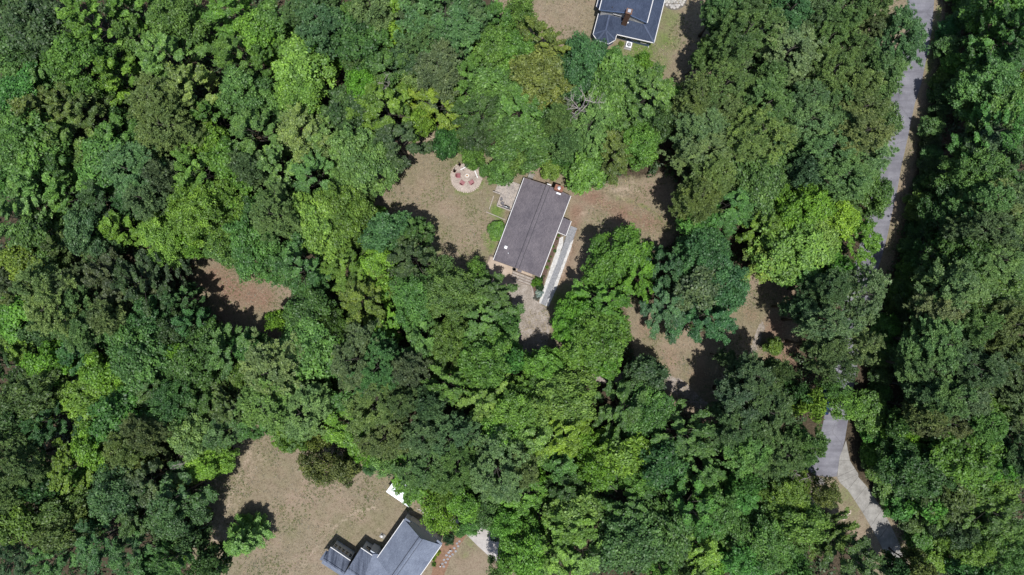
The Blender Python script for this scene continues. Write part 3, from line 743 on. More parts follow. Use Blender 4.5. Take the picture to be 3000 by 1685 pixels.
# lower wrap-round roof: right hip, front skirt, bay turret on the left
R1, R2 = Z3(1770, 1130, zl), Z3(2040, 0, zl); F1 = Z3(780, 905, zl)
hip = Z3(1500, 640, 4.55)
wall_l = Z3(590, 400, 4.6)
R2f = R2 + dirn * 6; hipf = hip + dirn * 11
apex = Z3(500, 790, 4.9)
f1i = Z3(930, 480, 4.75)
rf = obj('roof', MB().slab([R1, R2f, hipf, hip], 0.14), M['roof_blue'], nb); obj('gutter', fascia(MB(), R1, R2f, 0.16, 0.12, wv), M['white'], rf)
rf = obj('roof', MB().slab([F1, R1, hip], 0.14), M['roof_blue'], nb); obj('gutter', fascia(MB(), F1, R1, 0.16, 0.13, -dirn), M['white'], rf)
nfr = (R1 - F1).cross(hip - F1); wall_l.z = F1.z - (nfr.x * (wall_l.x - F1.x) + nfr.y * (wall_l.y - F1.y)) / nfr.z
apex.z = min(apex.z, wall_l.z + .02)
obj('roof', MB().slab([F1, hip, wall_l], 0.14), M['roof_blue'], nb)
obj('roof', MB().slab([F1, wall_l, apex], 0.14), M['roof_blue'], nb)
bay = [Z3(310, 350, zl), Z3(165, 910, zl), Z3(270, 1065, zl), Z3(565, 1160, zl), Z3(740, 1060, zl), F1]
for i in range(5):
    tri = [bay[i], bay[i + 1], apex] + ([wall_l] if i == 0 else [])
    rf = obj('roof', MB().slab(tri, 0.14), M['roof_blue'], nb)
    m_ = (bay[i] + bay[i + 1]) / 2
    obj('gutter', fascia(MB(), bay[i], bay[i + 1], 0.16, 0.10, m_ - apex), M['white'], rf)
for q0, q1 in ((hip, R1), (apex, bay[1]), (apex, bay[2]), (apex, bay[3]), (apex, bay[4]), (wall_l, apex)):
    d_ = (q1 - q0).normalized(); s_ = Vector((d_.y, -d_.x, 0)).normalized() * 0.14; up_ = Vector((0, 0, .055))
    obj('hip_cap', MB().slab([q0 + s_ + up_, q1 + s_ + up_, q1 - s_ + up_, q0 - s_ + up_], 0.05), M['roof_blue_light'] if 'roof_blue_light' in M else M.setdefault('roof_blue_light', shingle_mat('blue_grey_cap', lin(84, 94, 116), lin(92, 102, 124), 1.3)), nb)
# side roof strip on the left and lower walls
L0, L1, L2 = Z3(250, 180, zl), Z3(360, 310, zl), Z3(300, 0, zl) + dirn * 6
rf = obj('roof', MB().slab([L0, Z3(330, 255, 3.6), Z3(390, 0, 3.6) + dirn * 6, L2], 0.12), M['roof_blue'], nb)
obj('gutter', fascia(MB(), L0, L2, 0.15, 0.10, -wv), M['white'], rf)
cenb = (R1 + bay[1] + far(ub)) / 3
base = [p + (cenb - p).normalized() * 0.5 for p in (bay[0], bay[1], bay[2], bay[3], bay[4], F1, R1, R2f)]
obj('lower_wall', MB().prism([(p.x, p.y) for p in base], 0.0, zl - 0.16), M['blue_siding'], nb)
# windows and railing of the front skirt wall
dF = (R1 - F1).normalized(); nF = Vector((dF.y, -dF.x, 0)); nF = nF if nF.dot(-dirn) > 0 else -nF
for t in (0.25, 0.55, 0.82):
    p = base[5].lerp(base[6], t); window(nb, Vector((p.x, p.y, 1.7)) + nF * 0.03, dF, 0.9, 1.2)
# chimney
c0 = Z3(1075, 470, 4.7); rb_ = math.atan2(wv.y, wv.x)
ctop = Z3(1115, 305, 8.9); cb = Vector((ctop.x, ctop.y, 0))
chn = obj('chimney', MB().box((cb.x, cb.y, 5.85), (0.85, 0.75, 6.1), rb_), M['brown_brick'], nb)
obj('chimney_crown', MB().box((cb.x, cb.y, 8.94), (1.0, 0.9, 0.1), rb_), M['brown_brick'], chn)
obj('flue_cap', MB().box((cb.x, cb.y, 9.1), (0.5, 0.5, 0.2), rb_), M['steel'], chn)
p = Z3(1055, 600, 4.45); obj('cricket_flashing', MB().box((p.x, p.y, 4.50), (0.5, 0.22, 0.12), rb_), M['white_metal'], chn)
p = Z3(930, 572, 4.45); obj('vent_pipe', MB().lathe((p.x, p.y, 4.3), [(0.09, 0), (0.09, 0.5), (0.05, 0.52)], 10), M['white_metal'], nb)
p = Z3(665, 205, 6.5); obj('vent_pipe', MB().lathe((p.x, p.y, 6.2), [(0.1, 0), (0.1, 0.6), (0.05, 0.62)], 10), M['dark_metal'], nb)
p = Z3(1610, 1190, 0); obj('downspout', MB().tube([Z3(1640, 1110, 2.9), Z3(1625, 1150, 1.5), p + Vector((0, 0, .3)), p + Vector((.1, -.5, .08))], 0.06, 6), M['white'], nb)

# ---- neighbour with slate grey roofs at the bottom
A1 = math.atan2(115, -80)
M['roof_slate'] = shingle_mat('slate_shingle', lin(120, 128, 144), lin(132, 140, 156), math.atan2(-115, -80))
M['roof_slate_old'] = shingle_mat('streaked_slate_shingle', lin(112, 120, 136), lin(126, 134, 150), math.atan2(-75, 109), streak=math.atan2(-75, 109))
nb2 = thing('house', (P(1180, 1610).x, P(1180, 1610).y, 0), 'house with slate grey gable roofs and garage at the bottom edge', 'house')
ze2, zr2 = 3.7, 6.5
cA = [P(1104, 1637, ze2), P(1184.5, 1522, ze2), P(1292.7, 1597, ze2), P(1212, 1712, ze2)]
ga = gable(nb2, cA, ze2, zr2, M['roof_slate'], M['grey_siding'], over=0.15, overg=0.12, wins=False)
# cornice returns on the garage gable
ua_, wa_ = ga['u'], ga['w']
for q, s in ((ga['b'], 1), (ga['c'], -1)):
    p = q + wa_ * s * 0.55; obj('cornice_return', MB().slab([q + ua_ * .35, p + wa_ * s * .5 + ua_ * .35, p + wa_ * s * .5 - ua_ * .3 + Vector((0, 0, .22)), q - ua_ * .3 + Vector((0, 0, .22))], 0.14), M['roof_slate'], nb2)
g1, g2 = ga['b'] - ua_ * .07, ga['c'] - ua_ * .07
for t in (0.3, 0.7):
    p = g1.lerp(g2, t) - ua_ * 0.02; gd = obj('garage_door', MB().box((p.x, p.y, 1.15), (2.5, 0.12, 2.3), math.atan2(wa_.y, wa_.x)), M['white'], nb2)
    for k in range(4):
        pp = p + ua_ * .05; obj('panel', MB().box((pp.x, pp.y, 0.32 + k * .56), (2.3, 0.06, 0.46), math.atan2(wa_.y, wa_.x)), M['white_siding'], gd)
p = P(1152, 1654, 5.5); obj('vent_pipe', MB().lathe((p.x, p.y, 4.4), [(0.07, 0), (0.07, 0.7), (0.04, 0.72)], 10), M['white_metal'], nb2)
# middle wing: ridge across, old streaked slope facing the camera
def wing(e0, e1, r0_, r1_, ze, zr, back, m_front, m_back, nwin, dz=0.0):
    e0, e1, r0, r1 = P(*e0, ze), P(*e1, ze), P(*r0_, zr), P(*r1_, zr)
    b0 = r0 + (r0 - e0) * back; b1 = r1 + (r1 - e1) * back; b0.z = b1.z = ze
    rf = obj('roof', MB().slab([e0, e1, r1, r0], 0.14), m_front, nb2)
    obj('gutter', fascia(MB(), e0, e1, 0.16, 0.11, e0 - r0), M['white'], rf)
    obj('roof', MB().slab([r0, r1, b1, b0], 0.14), m_back, nb2)
    dn = (e0 - r0); dn.z = 0; dn.normalize(); al = (e1 - e0).normalized()
    i0, i1 = e0 - dn * .10 + al * .25, e1 - dn * .10 - al * .05; j0, j1 = b0 + dn * .35 + al * .25, b1 + dn * .35 - al * .05
    k0, k1 = r0 + al * .25, r1 - al * .05
    z1 = ze; 
    for p_ in (i0, i1, j0, j1): p_.z = z1
    k0.z = k1.z = zr - .2
    L_ = lambda p_: Vector((p_.x, p_.y, 0))
    obj('wall', MB().add([L_(i0), L_(i1), L_(j1), L_(j0), i0, i1, j1, j0, k0, k1], [(0, 1, 5, 4), (2, 3, 7, 6), (1, 2, 6, 9, 5), (3, 0, 4, 8, 7)]), M['grey_siding'], nb2)
    for k in range(nwin):
        c_ = i0.lerp(i1, (k + .5) / nwin) + dn * .03; window(nb2, Vector((c_.x, c_.y, 2.2)), al, min(1.0, (i1 - i0).length / nwin * .62), 1.3)
    cp = MB(); up_ = Vector((0, 0, .05))
    cp.slab([r0 + up_, r1 + up_, r1 + dn * .22 + up_ - Vector((0, 0, .12)), r0 + dn * .22 + up_ - Vector((0, 0, .12))], .04)
    obj('ridge_cap', cp, m_front, nb2)
wing((967.8, 1603.6), (1026, 1643), (946, 1640), (1008, 1681), 3.9, 5.4, 0.8, M['roof_slate_old'], M['roof_slate'], 5)
wing((1057, 1606), (1090, 1628), (1018, 1668), (1064, 1700), 3.9, 6.1, 0.9, M['roof_slate_old'], M['roof_slate'], 1)
# lower linking slope between the middle wing and the garage block
q0, q1, q2, q3 = P(1078, 1622, 3.75), P(1111, 1624, 3.5), P(1152, 1700, 4.6), P(1046, 1712, 5.5)
obj('roof', MB().slab([q0, q1, q2, q3], 0.14), M['roof_slate'], nb2)
w0, w1 = P(1090, 1610, 0), P(1112, 1630, 0)
obj('entry_wall', MB().slab([P(1085, 1612, 3.3), P(1103, 1622, 3.3), P(1112, 1640, 3.4), P(1090, 1632, 3.4)], 3.2), M['grey_siding'], nb2)
# small lean-to on the far left wing
obj('lean_to_roof', MB().slab([P(955, 1613, 3.0), P(962, 1617, 3.4), P(944, 1643, 3.4), P(936, 1640, 3.0)], 0.12), M['roof_slate'], nb2)

# ---- white-roofed shed under the trees
zs = 2.6
sc_ = [P(1131, 1441, zs), P(1160, 1401, zs), P(1226, 1446, zs), P(1197, 1486, zs)]
sm = sum(sc_, Vector()) / 4
shed = thing('shed', (sm.x, sm.y, 0), 'shed with flat white metal roof half hidden under trees above grey roofed house', 'shed')
sroof = obj('roof', MB().slab(sc_, 0.1), M['white_metal'], shed)
dS = (sc_[3] - sc_[0]); dT = (sc_[1] - sc_[0])
for k in range(1, 10):
    p = sc_[0] + dS * (k / 10); q = p + dT
    obj('rib', MB().tube([p + Vector((0, 0, .02)), q + Vector((0, 0, .02))], 0.03, 5), M['white_metal'], sroof)
obj('wall', MB().prism([(p + (sm - p) * 0.06) for p in sc_], 0, zs - 0.1), M['white_siding'], shed)
q = (sc_[0] + sc_[3]) / 2; q = q + (sm - q) * .055
obj('door', MB().box((q.x, q.y, 1.0), (1.0, 0.1, 1.95), math.atan2(dS.y, dS.x)), M['grey_siding'], shed)

# ------------------------------------------------------------------ the trees
# read off the photo tile by tile: x, y, radius (tile pixels at 2.575x) and a foliage colour code
TILES = [(0,0),(1000,0),(2000,0),(0,562),(1000,562),(2000,562),(0,1124),(1000,1124),(2000,1124)]
TREES = [
"250,180,230,D;90,30,120,D;80,420,170,G;60,240,110,D;650,130,210,YG;560,480,220,GY;880,560,170,VG;1000,290,150,G;960,60,150,G;1300,120,190,G;1500,180,130,GV;1230,430,230,LG;1420,660,230,LG;1680,120,130,V;1850,80,170,VG;2060,200,150,G;1780,400,200,G;1950,280,140,VG;2010,450,120,G;1850,720,200,EL;1900,980,210,EL;2280,480,180,LY;2400,370,110,Y;2250,740,150,YG;2350,60,180,N;2430,200,160,N;1220,790,170,PO;1300,980,200,PO;1590,880,150,VD;1590,1070,130,Y;1040,1290,200,NP;1250,1330,110,N;1500,1300,230,V;1750,1250,170,VD;1900,1280,110,N;2300,1000,190,LG;2480,1050,150,LG;2080,1250,180,EL;2350,1330,200,LG;520,800,200,GO;280,850,180,GO;250,1050,180,G;520,1050,190,G;680,830,150,DG;880,1060,170,G;820,1250,180,EG;520,1270,170,DG;200,1180,160,GD;60,1020,150,G;60,820,140,ED;150,650,150,E;350,620,130,EL;280,1350,170,LE;530,1400,140,E;740,1410,120,D;60,1380,110,E;940,900,90,D;1110,1010,90,E",
"80,150,150,G;230,80,130,P;420,100,140,VY;140,330,190,GD;420,270,100,Y;780,150,270,NP;600,60,130,NP;950,80,140,NP;620,280,140,NP;480,430,130,B;740,520,150,NP;750,620,90,NP;320,530,170,GD;130,520,140,D;150,650,130,V;330,700,170,VO;510,620,90,L;600,760,120,Y;780,790,150,Y;590,900,90,Y;770,900,90,Y;230,860,140,V;440,830,110,V;60,850,170,D;400,1060,190,D;90,1100,160,LG;180,1250,180,LG;60,1380,120,LG;930,550,170,EV;980,680,110,E;1160,140,130,G;1350,90,120,Gt;1170,300,150,EG;1110,400,120,E;1330,400,140,G;1430,270,140,O;1560,330,150,O;1450,500,180,O;1600,560,120,O;1440,650,120,O;1780,400,130,BD;1880,400,120,BD;1800,570,130,BD;1640,690,100,BD;1100,680,150,G;1250,640,140,G;1330,760,130,G;1120,820,160,DG;960,900,150,D;1000,1050,130,D;785,1070,95,DG;980,1170,80,G;1040,1040,55,B;1270,880,170,G;1420,880,150,G;1290,1040,130,G;1420,1060,150,G;1350,1190,100,G;1205,1285,88,G;1080,1280,40,G;1530,1010,120,G;1480,1210,50,Y;1580,1260,75,YO;1640,920,100,PO;1880,900,110,Pt;1850,1050,110,Pt;1700,1080,90,P;1850,1270,150,VG;1690,1160,80,D;2050,1110,120,O;2090,1240,90,O;2250,1070,150,EG;2050,760,180,GO;2050,570,150,GO;2230,690,180,G;2330,570,120,GL;2400,770,150,GD;2200,880,150,GD;2420,900,130,DG;2260,480,80,V;2060,430,70,G;2500,730,90,G",
"350,130,140,PG;300,40,120,N;500,60,120,N;500,220,150,PG;310,290,100,PG;430,380,90,PG;220,350,80,PG;130,440,65,PG;780,130,150,N;720,50,110,N;1000,90,140,N;1150,120,150,PE;1250,60,110,PE;1080,290,140,PG;1000,400,110,P;760,330,160,P;700,480,140,P;850,430,120,P;620,400,90,N;640,600,110,PN;1380,60,120,P;1390,250,110,Pt;1590,220,140,N;1590,400,140,N;1280,390,100,Pt;1450,540,130,PG;1490,650,100,PG;1100,520,150,PO;1020,640,120,P;1290,690,150,PO;1250,830,160,PO;1100,760,130,P;900,780,150,PN;850,950,160,P;980,930,130,P;1100,950,140,PN;1250,1000,170,P;1370,880,130,P;1540,900,95,ED;1500,1000,70,ED;1390,1080,120,P;1100,1150,160,PN;1290,1180,160,P;1400,1240,90,P;950,1120,120,PN;900,1300,110,N;1080,1320,150,P;1230,1360,140,P;940,1400,90,Y;1440,1400,80,E;340,660,160,PG;190,710,130,PG;330,830,140,PG;100,780,140,PG;610,770,150,PG;700,870,120,PG;540,880,140,P;430,960,110,P;130,960,160,P;210,1150,140,P;70,1150,130,P;600,1020,150,PG;450,1090,130,P;230,1330,140,PO;590,1330,190,E;2300,80,180,GV;2130,60,120,DG;2500,120,150,DE;2200,280,170,DE;2400,330,170,ED;2070,320,100,D;2530,330,110,E;2080,560,130,ED;2250,480,150,ED;2380,570,60,V;2540,640,80,Y;2450,700,150,GE;2220,720,170,E;2060,720,90,ED;2040,870,130,E;2200,950,150,E;2380,870,140,GV;2500,1000,130,PD;2300,1100,150,DP;2090,1120,120,E;2000,1210,110,E;2150,1250,150,E;2400,1200,150,ED;2530,1180,110,E;1880,1380,110,E;2080,1380,140,E;2300,1370,150,E;2500,1370,140,E",
"120,80,150,LE;300,120,150,LE;480,60,150,EL;100,280,170,LE;290,280,140,E;330,400,120,E;700,90,130,D;850,60,130,DP;980,90,130,D;1120,70,120,P;640,240,140,B;600,350,110,B;760,380,100,B;680,430,90,B;480,420,130,DG;900,270,130,YV;1230,130,140,YV;1200,260,130,YV;1240,400,150,YL;1400,260,120,V;1480,60,150,V;1590,200,160,V;1430,380,110,V;1800,60,130,V;1790,190,90,V;1920,150,120,DE;2080,150,150,PL;2160,250,110,PL;1850,340,160,G;1950,470,140,G;1690,440,120,G;1860,580,100,G;2350,180,170,YL;2450,330,150,YL;2500,80,120,YG;2400,430,100,YV;2140,470,120,DE;2150,640,140,DE;2350,560,130,DE;2380,690,100,DE;2480,500,90,D;2540,650,110,Y;220,540,150,YO;60,590,120,D;340,690,130,PL;450,820,160,PL;560,700,120,PN;620,900,150,PO;480,980,140,PO;620,1060,130,P;860,950,110,P;840,580,150,DG;700,600,120,D;1000,600,150,D;880,760,160,D;1080,780,150,D;1240,620,130,D;1180,460,110,D;1310,830,95,ED;1400,775,60,ED;1100,900,110,D;1440,1000,120,ED;1320,1050,120,D;1080,1030,150,DE;950,1080,130,D;160,800,120,O;150,950,170,VD;40,720,90,D;70,1080,120,O;300,1060,110,BD;200,1200,140,VY;370,1290,140,YV;600,1240,160,BD;700,1180,90,BD;900,1180,150,DG;800,1360,150,VY;1080,1200,140,DP;1060,1350,140,DG;1340,1230,110,YV;1240,1380,130,DG;1520,1140,130,DE;1480,1330,150,DE;1750,1090,110,ED;1700,1190,130,ED;1680,1340,140,E;1870,1190,110,ED;2095,960,80,VY;2330,890,150,D;2260,1080,150,EL;2380,1130,150,EL;2300,1270,150,EL;2060,1250,150,P;2000,1380,160,PL;2150,1370,120,P;1820,1370,100,G;2520,1020,120,D;2530,1230,110,V;2400,1390,110,OV;80,1350,130,DG;30,1250,100,D",
"60,150,120,YL;50,300,110,YL;110,50,90,DG;290,160,50,V;300,310,130,BE;410,260,80,BE;560,310,120,GD;550,480,170,D;440,560,110,D;60,560,170,YO;260,540,120,YV;120,740,170,YO;300,720,110,Y;220,900,160,YV;330,1000,140,YV;150,980,110,YV;560,720,140,E;540,900,140,E;580,1050,120,E;630,1170,140,EL;760,690,110,GO;760,850,140,GO;900,770,130,G;1020,620,90,Gt;1080,760,130,GD;1190,750,100,GD;950,950,170,G;1150,930,150,GD;1240,1020,100,GD;1050,1060,150,GO;820,1080,130,GO;150,1180,150,NP;330,1250,160,N;120,1340,140,NP;280,1390,120,N;490,1330,130,NP;780,1230,120,GO;1000,1250,150,EV;1150,1270,140,EL;1280,1270,100,E;1020,1390,130,E;720,1380,120,ED;2120,440,170,VG;2000,560,140,VG;2260,540,130,VG;2230,690,120,VG;1950,810,170,VG;2070,850,140,VL;1790,920,140,VG;1720,1040,120,VG;1960,1040,170,VG;1860,1190,150,V;2060,1160,140,V;1990,1280,130,V;2480,560,140,B;2470,760,140,B;2480,940,150,B;1500,1290,100,YV;1580,1360,130,YV;2300,1390,140,BD",
"100,60,140,PO;300,120,190,E;130,180,130,E;450,80,150,E;620,60,110,E;170,480,200,B;300,700,200,B;110,720,180,B;210,960,200,B;620,250,150,V;800,150,140,Y;950,120,150,YV;1120,150,140,Y;850,420,250,LV;1000,320,170,LV;640,520,150,LV;900,590,150,LV;1250,80,120,G;1440,70,100,EG;1330,300,140,V;1200,230,130,YV;1390,440,100,V;1180,580,110,VD;1080,730,120,N;890,880,90,N;1350,700,130,Pt;1550,720,160,P;1300,850,150,Pt;1510,880,150,P;1000,1000,110,Pt;1150,1000,110,Pt;1500,1060,140,P;1310,1150,130,Pt;1060,1180,130,PN;1150,1320,110,Pt;1420,1280,140,P;1530,1250,110,P;1480,1390,120,PN;700,1170,60,VO;330,1260,55,N;500,1380,140,NB;680,1340,90,NB;1830,100,120,DE;2050,80,140,PE;2250,90,150,P;2450,110,150,P;2000,260,140,PD;2150,330,130,P;2350,300,150,P;2500,350,130,P;1870,270,100,D;1790,440,120,DE;1900,560,140,DG;2000,470,130,DE;2230,500,130,P;2370,560,130,P;1770,730,110,DE;1950,680,120,DG;2180,650,120,VY;2340,650,110,VY;2080,780,90,DE;2200,830,150,GO;2420,800,150,GO;2530,700,100,DG;1880,960,150,DE;1950,1050,120,DE;1720,1070,65,L;2150,1000,130,PO;2330,1030,150,PO;2450,950,130,PO;2180,1110,80,N;1700,1230,90,E;1810,1300,120,DN;2050,1280,140,N;2200,1350,150,N;2400,1300,150,NP;2530,1200,130,PO;1910,1420,110,D;2000,1180,110,D;2500,1400,110,N",
"150,130,180,DG;330,60,130,DG;100,310,170,DG;330,320,160,D;450,230,110,D;620,130,150,YV;780,60,140,YV;900,250,180,GD;1100,90,140,DG;1330,120,170,DG;1500,100,140,DG;1250,230,120,D;1700,130,150,GD;1800,250,140,GD;1910,310,120,GD;1400,380,160,L;1480,480,110,L;1640,400,120,B;1720,320,100,B;980,470,130,PO;1170,370,110,PO;1080,320,90,PO;930,640,120,OP;1120,560,90,O;560,560,160,YV;720,520,120,VY;700,400,80,V;520,740,150,YV;600,680,100,V;100,560,150,PD;200,640,110,PD;80,780,130,PD;290,780,110,D;90,1000,150,VD;180,1080,110,VD;440,1000,140,DG;380,1150,150,OD;500,1080,140,OD;560,930,90,D;400,1330,170,DP;520,1240,120,DP;90,1250,130,BD;80,1390,130,BD;850,830,190,BD;1130,750,200,BD;1350,850,190,BD;1050,970,170,BD;1300,1000,180,BD;1200,630,110,BD;760,1050,110,BE;1000,1130,110,BE;1130,1140,80,BE;740,1260,170,BE;950,1240,150,BE;1080,1330,140,BE;1250,1300,150,ED;900,1400,110,BE;1150,1420,110,BE;1400,1180,110,D;1360,1280,50,Y;1400,1380,90,ED;1630,570,100,VY;1500,620,90,VY;1400,700,90,O;1540,1000,40,Y;1560,1380,110,D;2050,130,180,PL;2250,240,140,PL;2350,130,140,P;2330,330,100,P;2150,390,85,V;2260,420,70,V;2390,420,80,O;2370,620,120,Ot;2460,680,100,Ot;2540,330,100,V;2540,170,90,E;2420,30,80,YO",
"60,60,130,E;300,100,160,PG;240,200,150,PG;470,120,120,PO;380,330,150,PO;320,430,130,PO;100,400,130,V;170,520,80,V;60,290,90,V;320,600,90,Lt;210,640,50,B;450,640,80,VE;30,660,90,O;640,380,150,NP;800,420,150,NP;700,560,190,PG;880,330,110,N;900,560,140,PG;620,660,110,PG;850,660,120,PG;670,150,110,N;900,30,140,EV;730,40,120,E;1100,120,180,VL;1300,200,220,VL;1200,370,180,VL;1450,400,180,VL;1600,150,190,YL;1780,120,150,Y;1750,310,170,YV;1600,450,140,YV;1850,440,110,V;1000,200,120,V;1200,620,160,P;1350,650,120,PO;1130,720,140,PG;1080,500,90,P;2150,130,180,DG;2330,180,150,DG;2100,300,140,DG;2250,340,120,DG;2500,400,150,ED;2100,520,160,V;1930,640,140,V;2200,520,120,V;2250,700,140,VE;2400,600,170,ED;1650,600,130,G;1560,560,90,E;1450,720,80,V;1350,850,150,VG;1250,900,120,VG;1480,880,110,V;580,830,115,V;760,810,100,VG;700,950,110,Vt;730,1070,80,Vt;930,900,120,VY;1100,950,120,Et;980,1080,70,Et;1250,1050,130,VG;525,740,90,V;890,1120,45,E;1750,950,170,LV;1650,1080,160,VL;1850,1050,150,VL;1560,1220,170,LV;1780,1230,170,LV;1900,1180,110,LV;1390,1210,140,VG;1310,1310,100,VG;1650,1380,140,LV;1850,1370,140,LV;1450,1390,120,V;2080,920,150,DG;2300,930,130,DG;2150,1150,150,DG;2300,1200,160,DG;2450,1050,150,ED;2120,1330,130,DG;2500,1250,150,E;2400,1380,130,VD;1700,780,130,D;1180,1420,90,Gt;2550,900,130,ED",
"430,120,170,N;620,100,140,N;380,300,140,N;600,250,150,N;500,480,160,PG;720,450,160,PG;890,450,130,PG;700,590,100,PG;980,160,100,V;1200,130,90,Vt;1280,210,80,Vt;1130,40,90,Et;880,90,90,D;150,400,150,E;100,620,150,E;200,720,120,ED;130,880,160,E;300,900,130,E;420,870,140,GE;100,1050,150,EL;250,1080,120,E;480,740,110,DE;720,780,130,VY;830,900,110,VY;890,740,80,Vt;1100,840,100,Ot;600,1050,150,EV;800,1080,140,GV;1000,1080,110,GV;1120,1150,110,OY;1230,1140,90,OY;1050,1250,90,OY;480,1150,150,DE;120,1260,160,YV;250,1330,110,V;80,1390,110,D;450,1310,150,E;680,1250,150,EV;600,1400,120,E;850,1380,110,G;1250,1330,120,D;1390,1270,90,DB;1350,1410,100,DE;1700,60,120,N;1900,80,150,NP;2100,100,150,NP;2300,130,160,VO;2450,180,110,VO;1730,220,100,P;1870,270,120,PO;2000,280,130,PO;2200,290,140,PO;2450,70,110,P;2540,200,110,P;1550,320,100,DV;1690,380,100,V;1850,500,140,V;2050,450,150,V;2250,450,160,VD;2150,600,170,VD;2350,600,150,VD;1490,600,120,DE;1650,560,130,D;1800,680,160,DE;1580,710,100,DE;2000,750,150,DG;2200,800,160,VD;2400,760,150,VD;1570,850,75,B;1700,930,110,EV;1850,950,130,VD;2050,930,140,DG;2250,1000,160,VD;2450,950,150,V;1900,1120,130,DG;2050,1220,150,VG;2300,1200,150,VD;2480,1150,130,VD;2400,1350,150,ED;2200,1390,120,ED;1800,1410,100,OD;1640,1430,80,D;2530,1300,110,ED;2530,480,120,ND;2530,650,100,ND;2000,1410,110,D",
]
# foliage base colours (what the leaves themselves are)
FOL = {'D': (66, 96, 52), 'G': (92, 130, 60), 'V': (104, 148, 52), 'Y': (120, 158, 56), 'L': (128, 162, 88), 'E': (86, 128, 62),
       'B': (78, 113, 70), 'P': (112, 138, 86), 'N': (88, 118, 76), 'O': (104, 118, 58)}
WORD = {'D': 'dark green', 'G': 'mid green', 'V': 'vivid green', 'Y': 'yellow green', 'L': 'pale green', 'E': 'fresh green',
        'B': 'blue green', 'P': 'grey green', 'N': 'dusky green', 'O': 'olive'}
FGAIN = 0.94

def read_trees():
    out = []
    for (ox, oy), s in zip(TILES, TREES):
        for e in s.split(';'):
            x, y, r, c = e.split(',')
            thin = c.endswith('t'); c = c.rstrip('t')
            out.append([ox + float(x) / 2.575, oy + float(y) / 2.575, float(r) / 2.575, c, thin])
    return out

def merge(items):
    """blobs of one colour that overlap are one crown: returns (cx, cy, semi-major, semi-minor, angle, code, thin)"""
    items = sorted(items, key=lambda t: -t[2]); used = [False] * len(items); res = []
    for i, a in enumerate(items):
        if used[i]: continue
        used[i] = True; mem = [a]
        for _ in range(2):
            best = None
            for j, b in enumerate(items):
                if used[j] or b[3][0] != a[3][0] or b[4] != a[4]: continue
                d = min(math.hypot(b[0] - m[0], b[1] - m[1]) / (b[2] + m[2]) for m in mem)
                ext = max(math.hypot(b[0] - m[0], b[1] - m[1]) + b[2] + m[2] for m in mem) / 2
                lim = 90 if a[3][0] in 'PN' else 102
                if d < 0.80 and ext < lim and (best is None or d < best[0]): best = (d, j)
            if best is None: break
            used[best[1]] = True; mem.append(items[best[1]])
        w = np.array([m[2] ** 2 for m in mem]); c = np.array([[m[0], m[1]] for m in mem]); ctr = (c * w[:, None]).sum(0) / w.sum()
        if len(mem) == 1: res.append((a[0], a[1], a[2], a[2], 0.0, a[3], a[4])); continue
        dlt = c - ctr; cov = (dlt.T * w) @ dlt; ev, evec = np.linalg.eigh(cov); ax = evec[:, 1]
        pr = dlt @ ax; qr = dlt @ evec[:, 0]; rr = np.array([m[2] for m in mem])
        lo, hi = (pr - rr).min(), (pr + rr).max(); lo2, hi2 = (qr - rr).min(), (qr + rr).max()
        ctr = ctr + ax * (lo + hi) / 2 + evec[:, 0] * (lo2 + hi2) / 2
        res.append((ctr[0], ctr[1], (hi - lo) / 2, (hi2 - lo2) / 2, math.atan2(-ax[1], ax[0]), a[3], a[4]))
    return res

ZONES = [(130,120,'in the top left corner'),(130,430,'near the left edge, upper part'),(130,780,'at the left edge, mid height'),(130,1150,'at the left edge, lower part'),
 (130,1540,'in the bottom left corner'),(480,130,'in the upper left woods'),(480,430,'in the woods far left of the fire pit'),(430,860,'left of the small brown clearing'),(650,680,'above the small brown clearing'),
 (450,1180,'below the small brown clearing'),(400,1500,'left of the bottom field'),(820,130,'at the top, left of the dusky pines'),(850,430,'left of the fire pit lawn'),
 (880,730,'between the small clearing and the yard'),(800,1080,'above the bottom field'),(1130,120,'at the top, left of the blue roofed house'),(1180,330,'above left of the fire pit'),
 (1450,330,'above the brown roofed house'),(1560,180,'below left of the blue roofed house'),(1820,270,'below the blue roofed house'),(1180,760,'at the lower edge of the fire pit lawn'),(1050,930,'left of the front gravel drive'),
 (1370,920,'at the front end of the brown roofed house'),(1100,1180,'in the middle woods above the white shed roof'),(1300,1350,'above the grey roofed house'),(1380,1520,'beside the neighbour drive'),(1790,800,'right of the white gravel walk'),
 (1750,1000,'right of the front gravel drive'),(1620,1170,'in the lower middle woods'),(1640,1530,'at the bottom, right of the grey roofed house'),(1960,430,'above right of the brown roofed house'),(2080,850,'in the middle right lawn'),
 (2060,620,'right of the brown roofed house lawn'),(2150,90,'at the top, right of the blue roofed house'),(2260,300,'in the pine stand left of the road'),(2550,120,'at the road edge near the top'),
 (2480,330,'at the road edge, upper part'),(2350,680,'at the road edge, mid height'),(2500,930,'overhanging the road'),(2200,1160,'left of the road end'),(1900,1250,'in the woods right of the lower middle'),
 (2000,1520,'at the bottom, left of the driveway'),(2350,1500,'beside the concrete driveway'),(2470,1180,'over the road end'),(2900,120,'in the top right corner'),(2850,400,'at the right edge, upper part'),
 (2850,720,'at the right edge, mid height'),(2850,1060,'at the right edge, lower part'),(2650,1000,'right of the overhung road'),(2640,1400,'right of the concrete driveway'),(2850,1500,'in the bottom right corner')]
ORD = ['first', 'second', 'third', 'fourth', 'fifth', 'sixth', 'seventh', 'eighth', 'ninth', 'tenth', 'eleventh', 'twelfth']

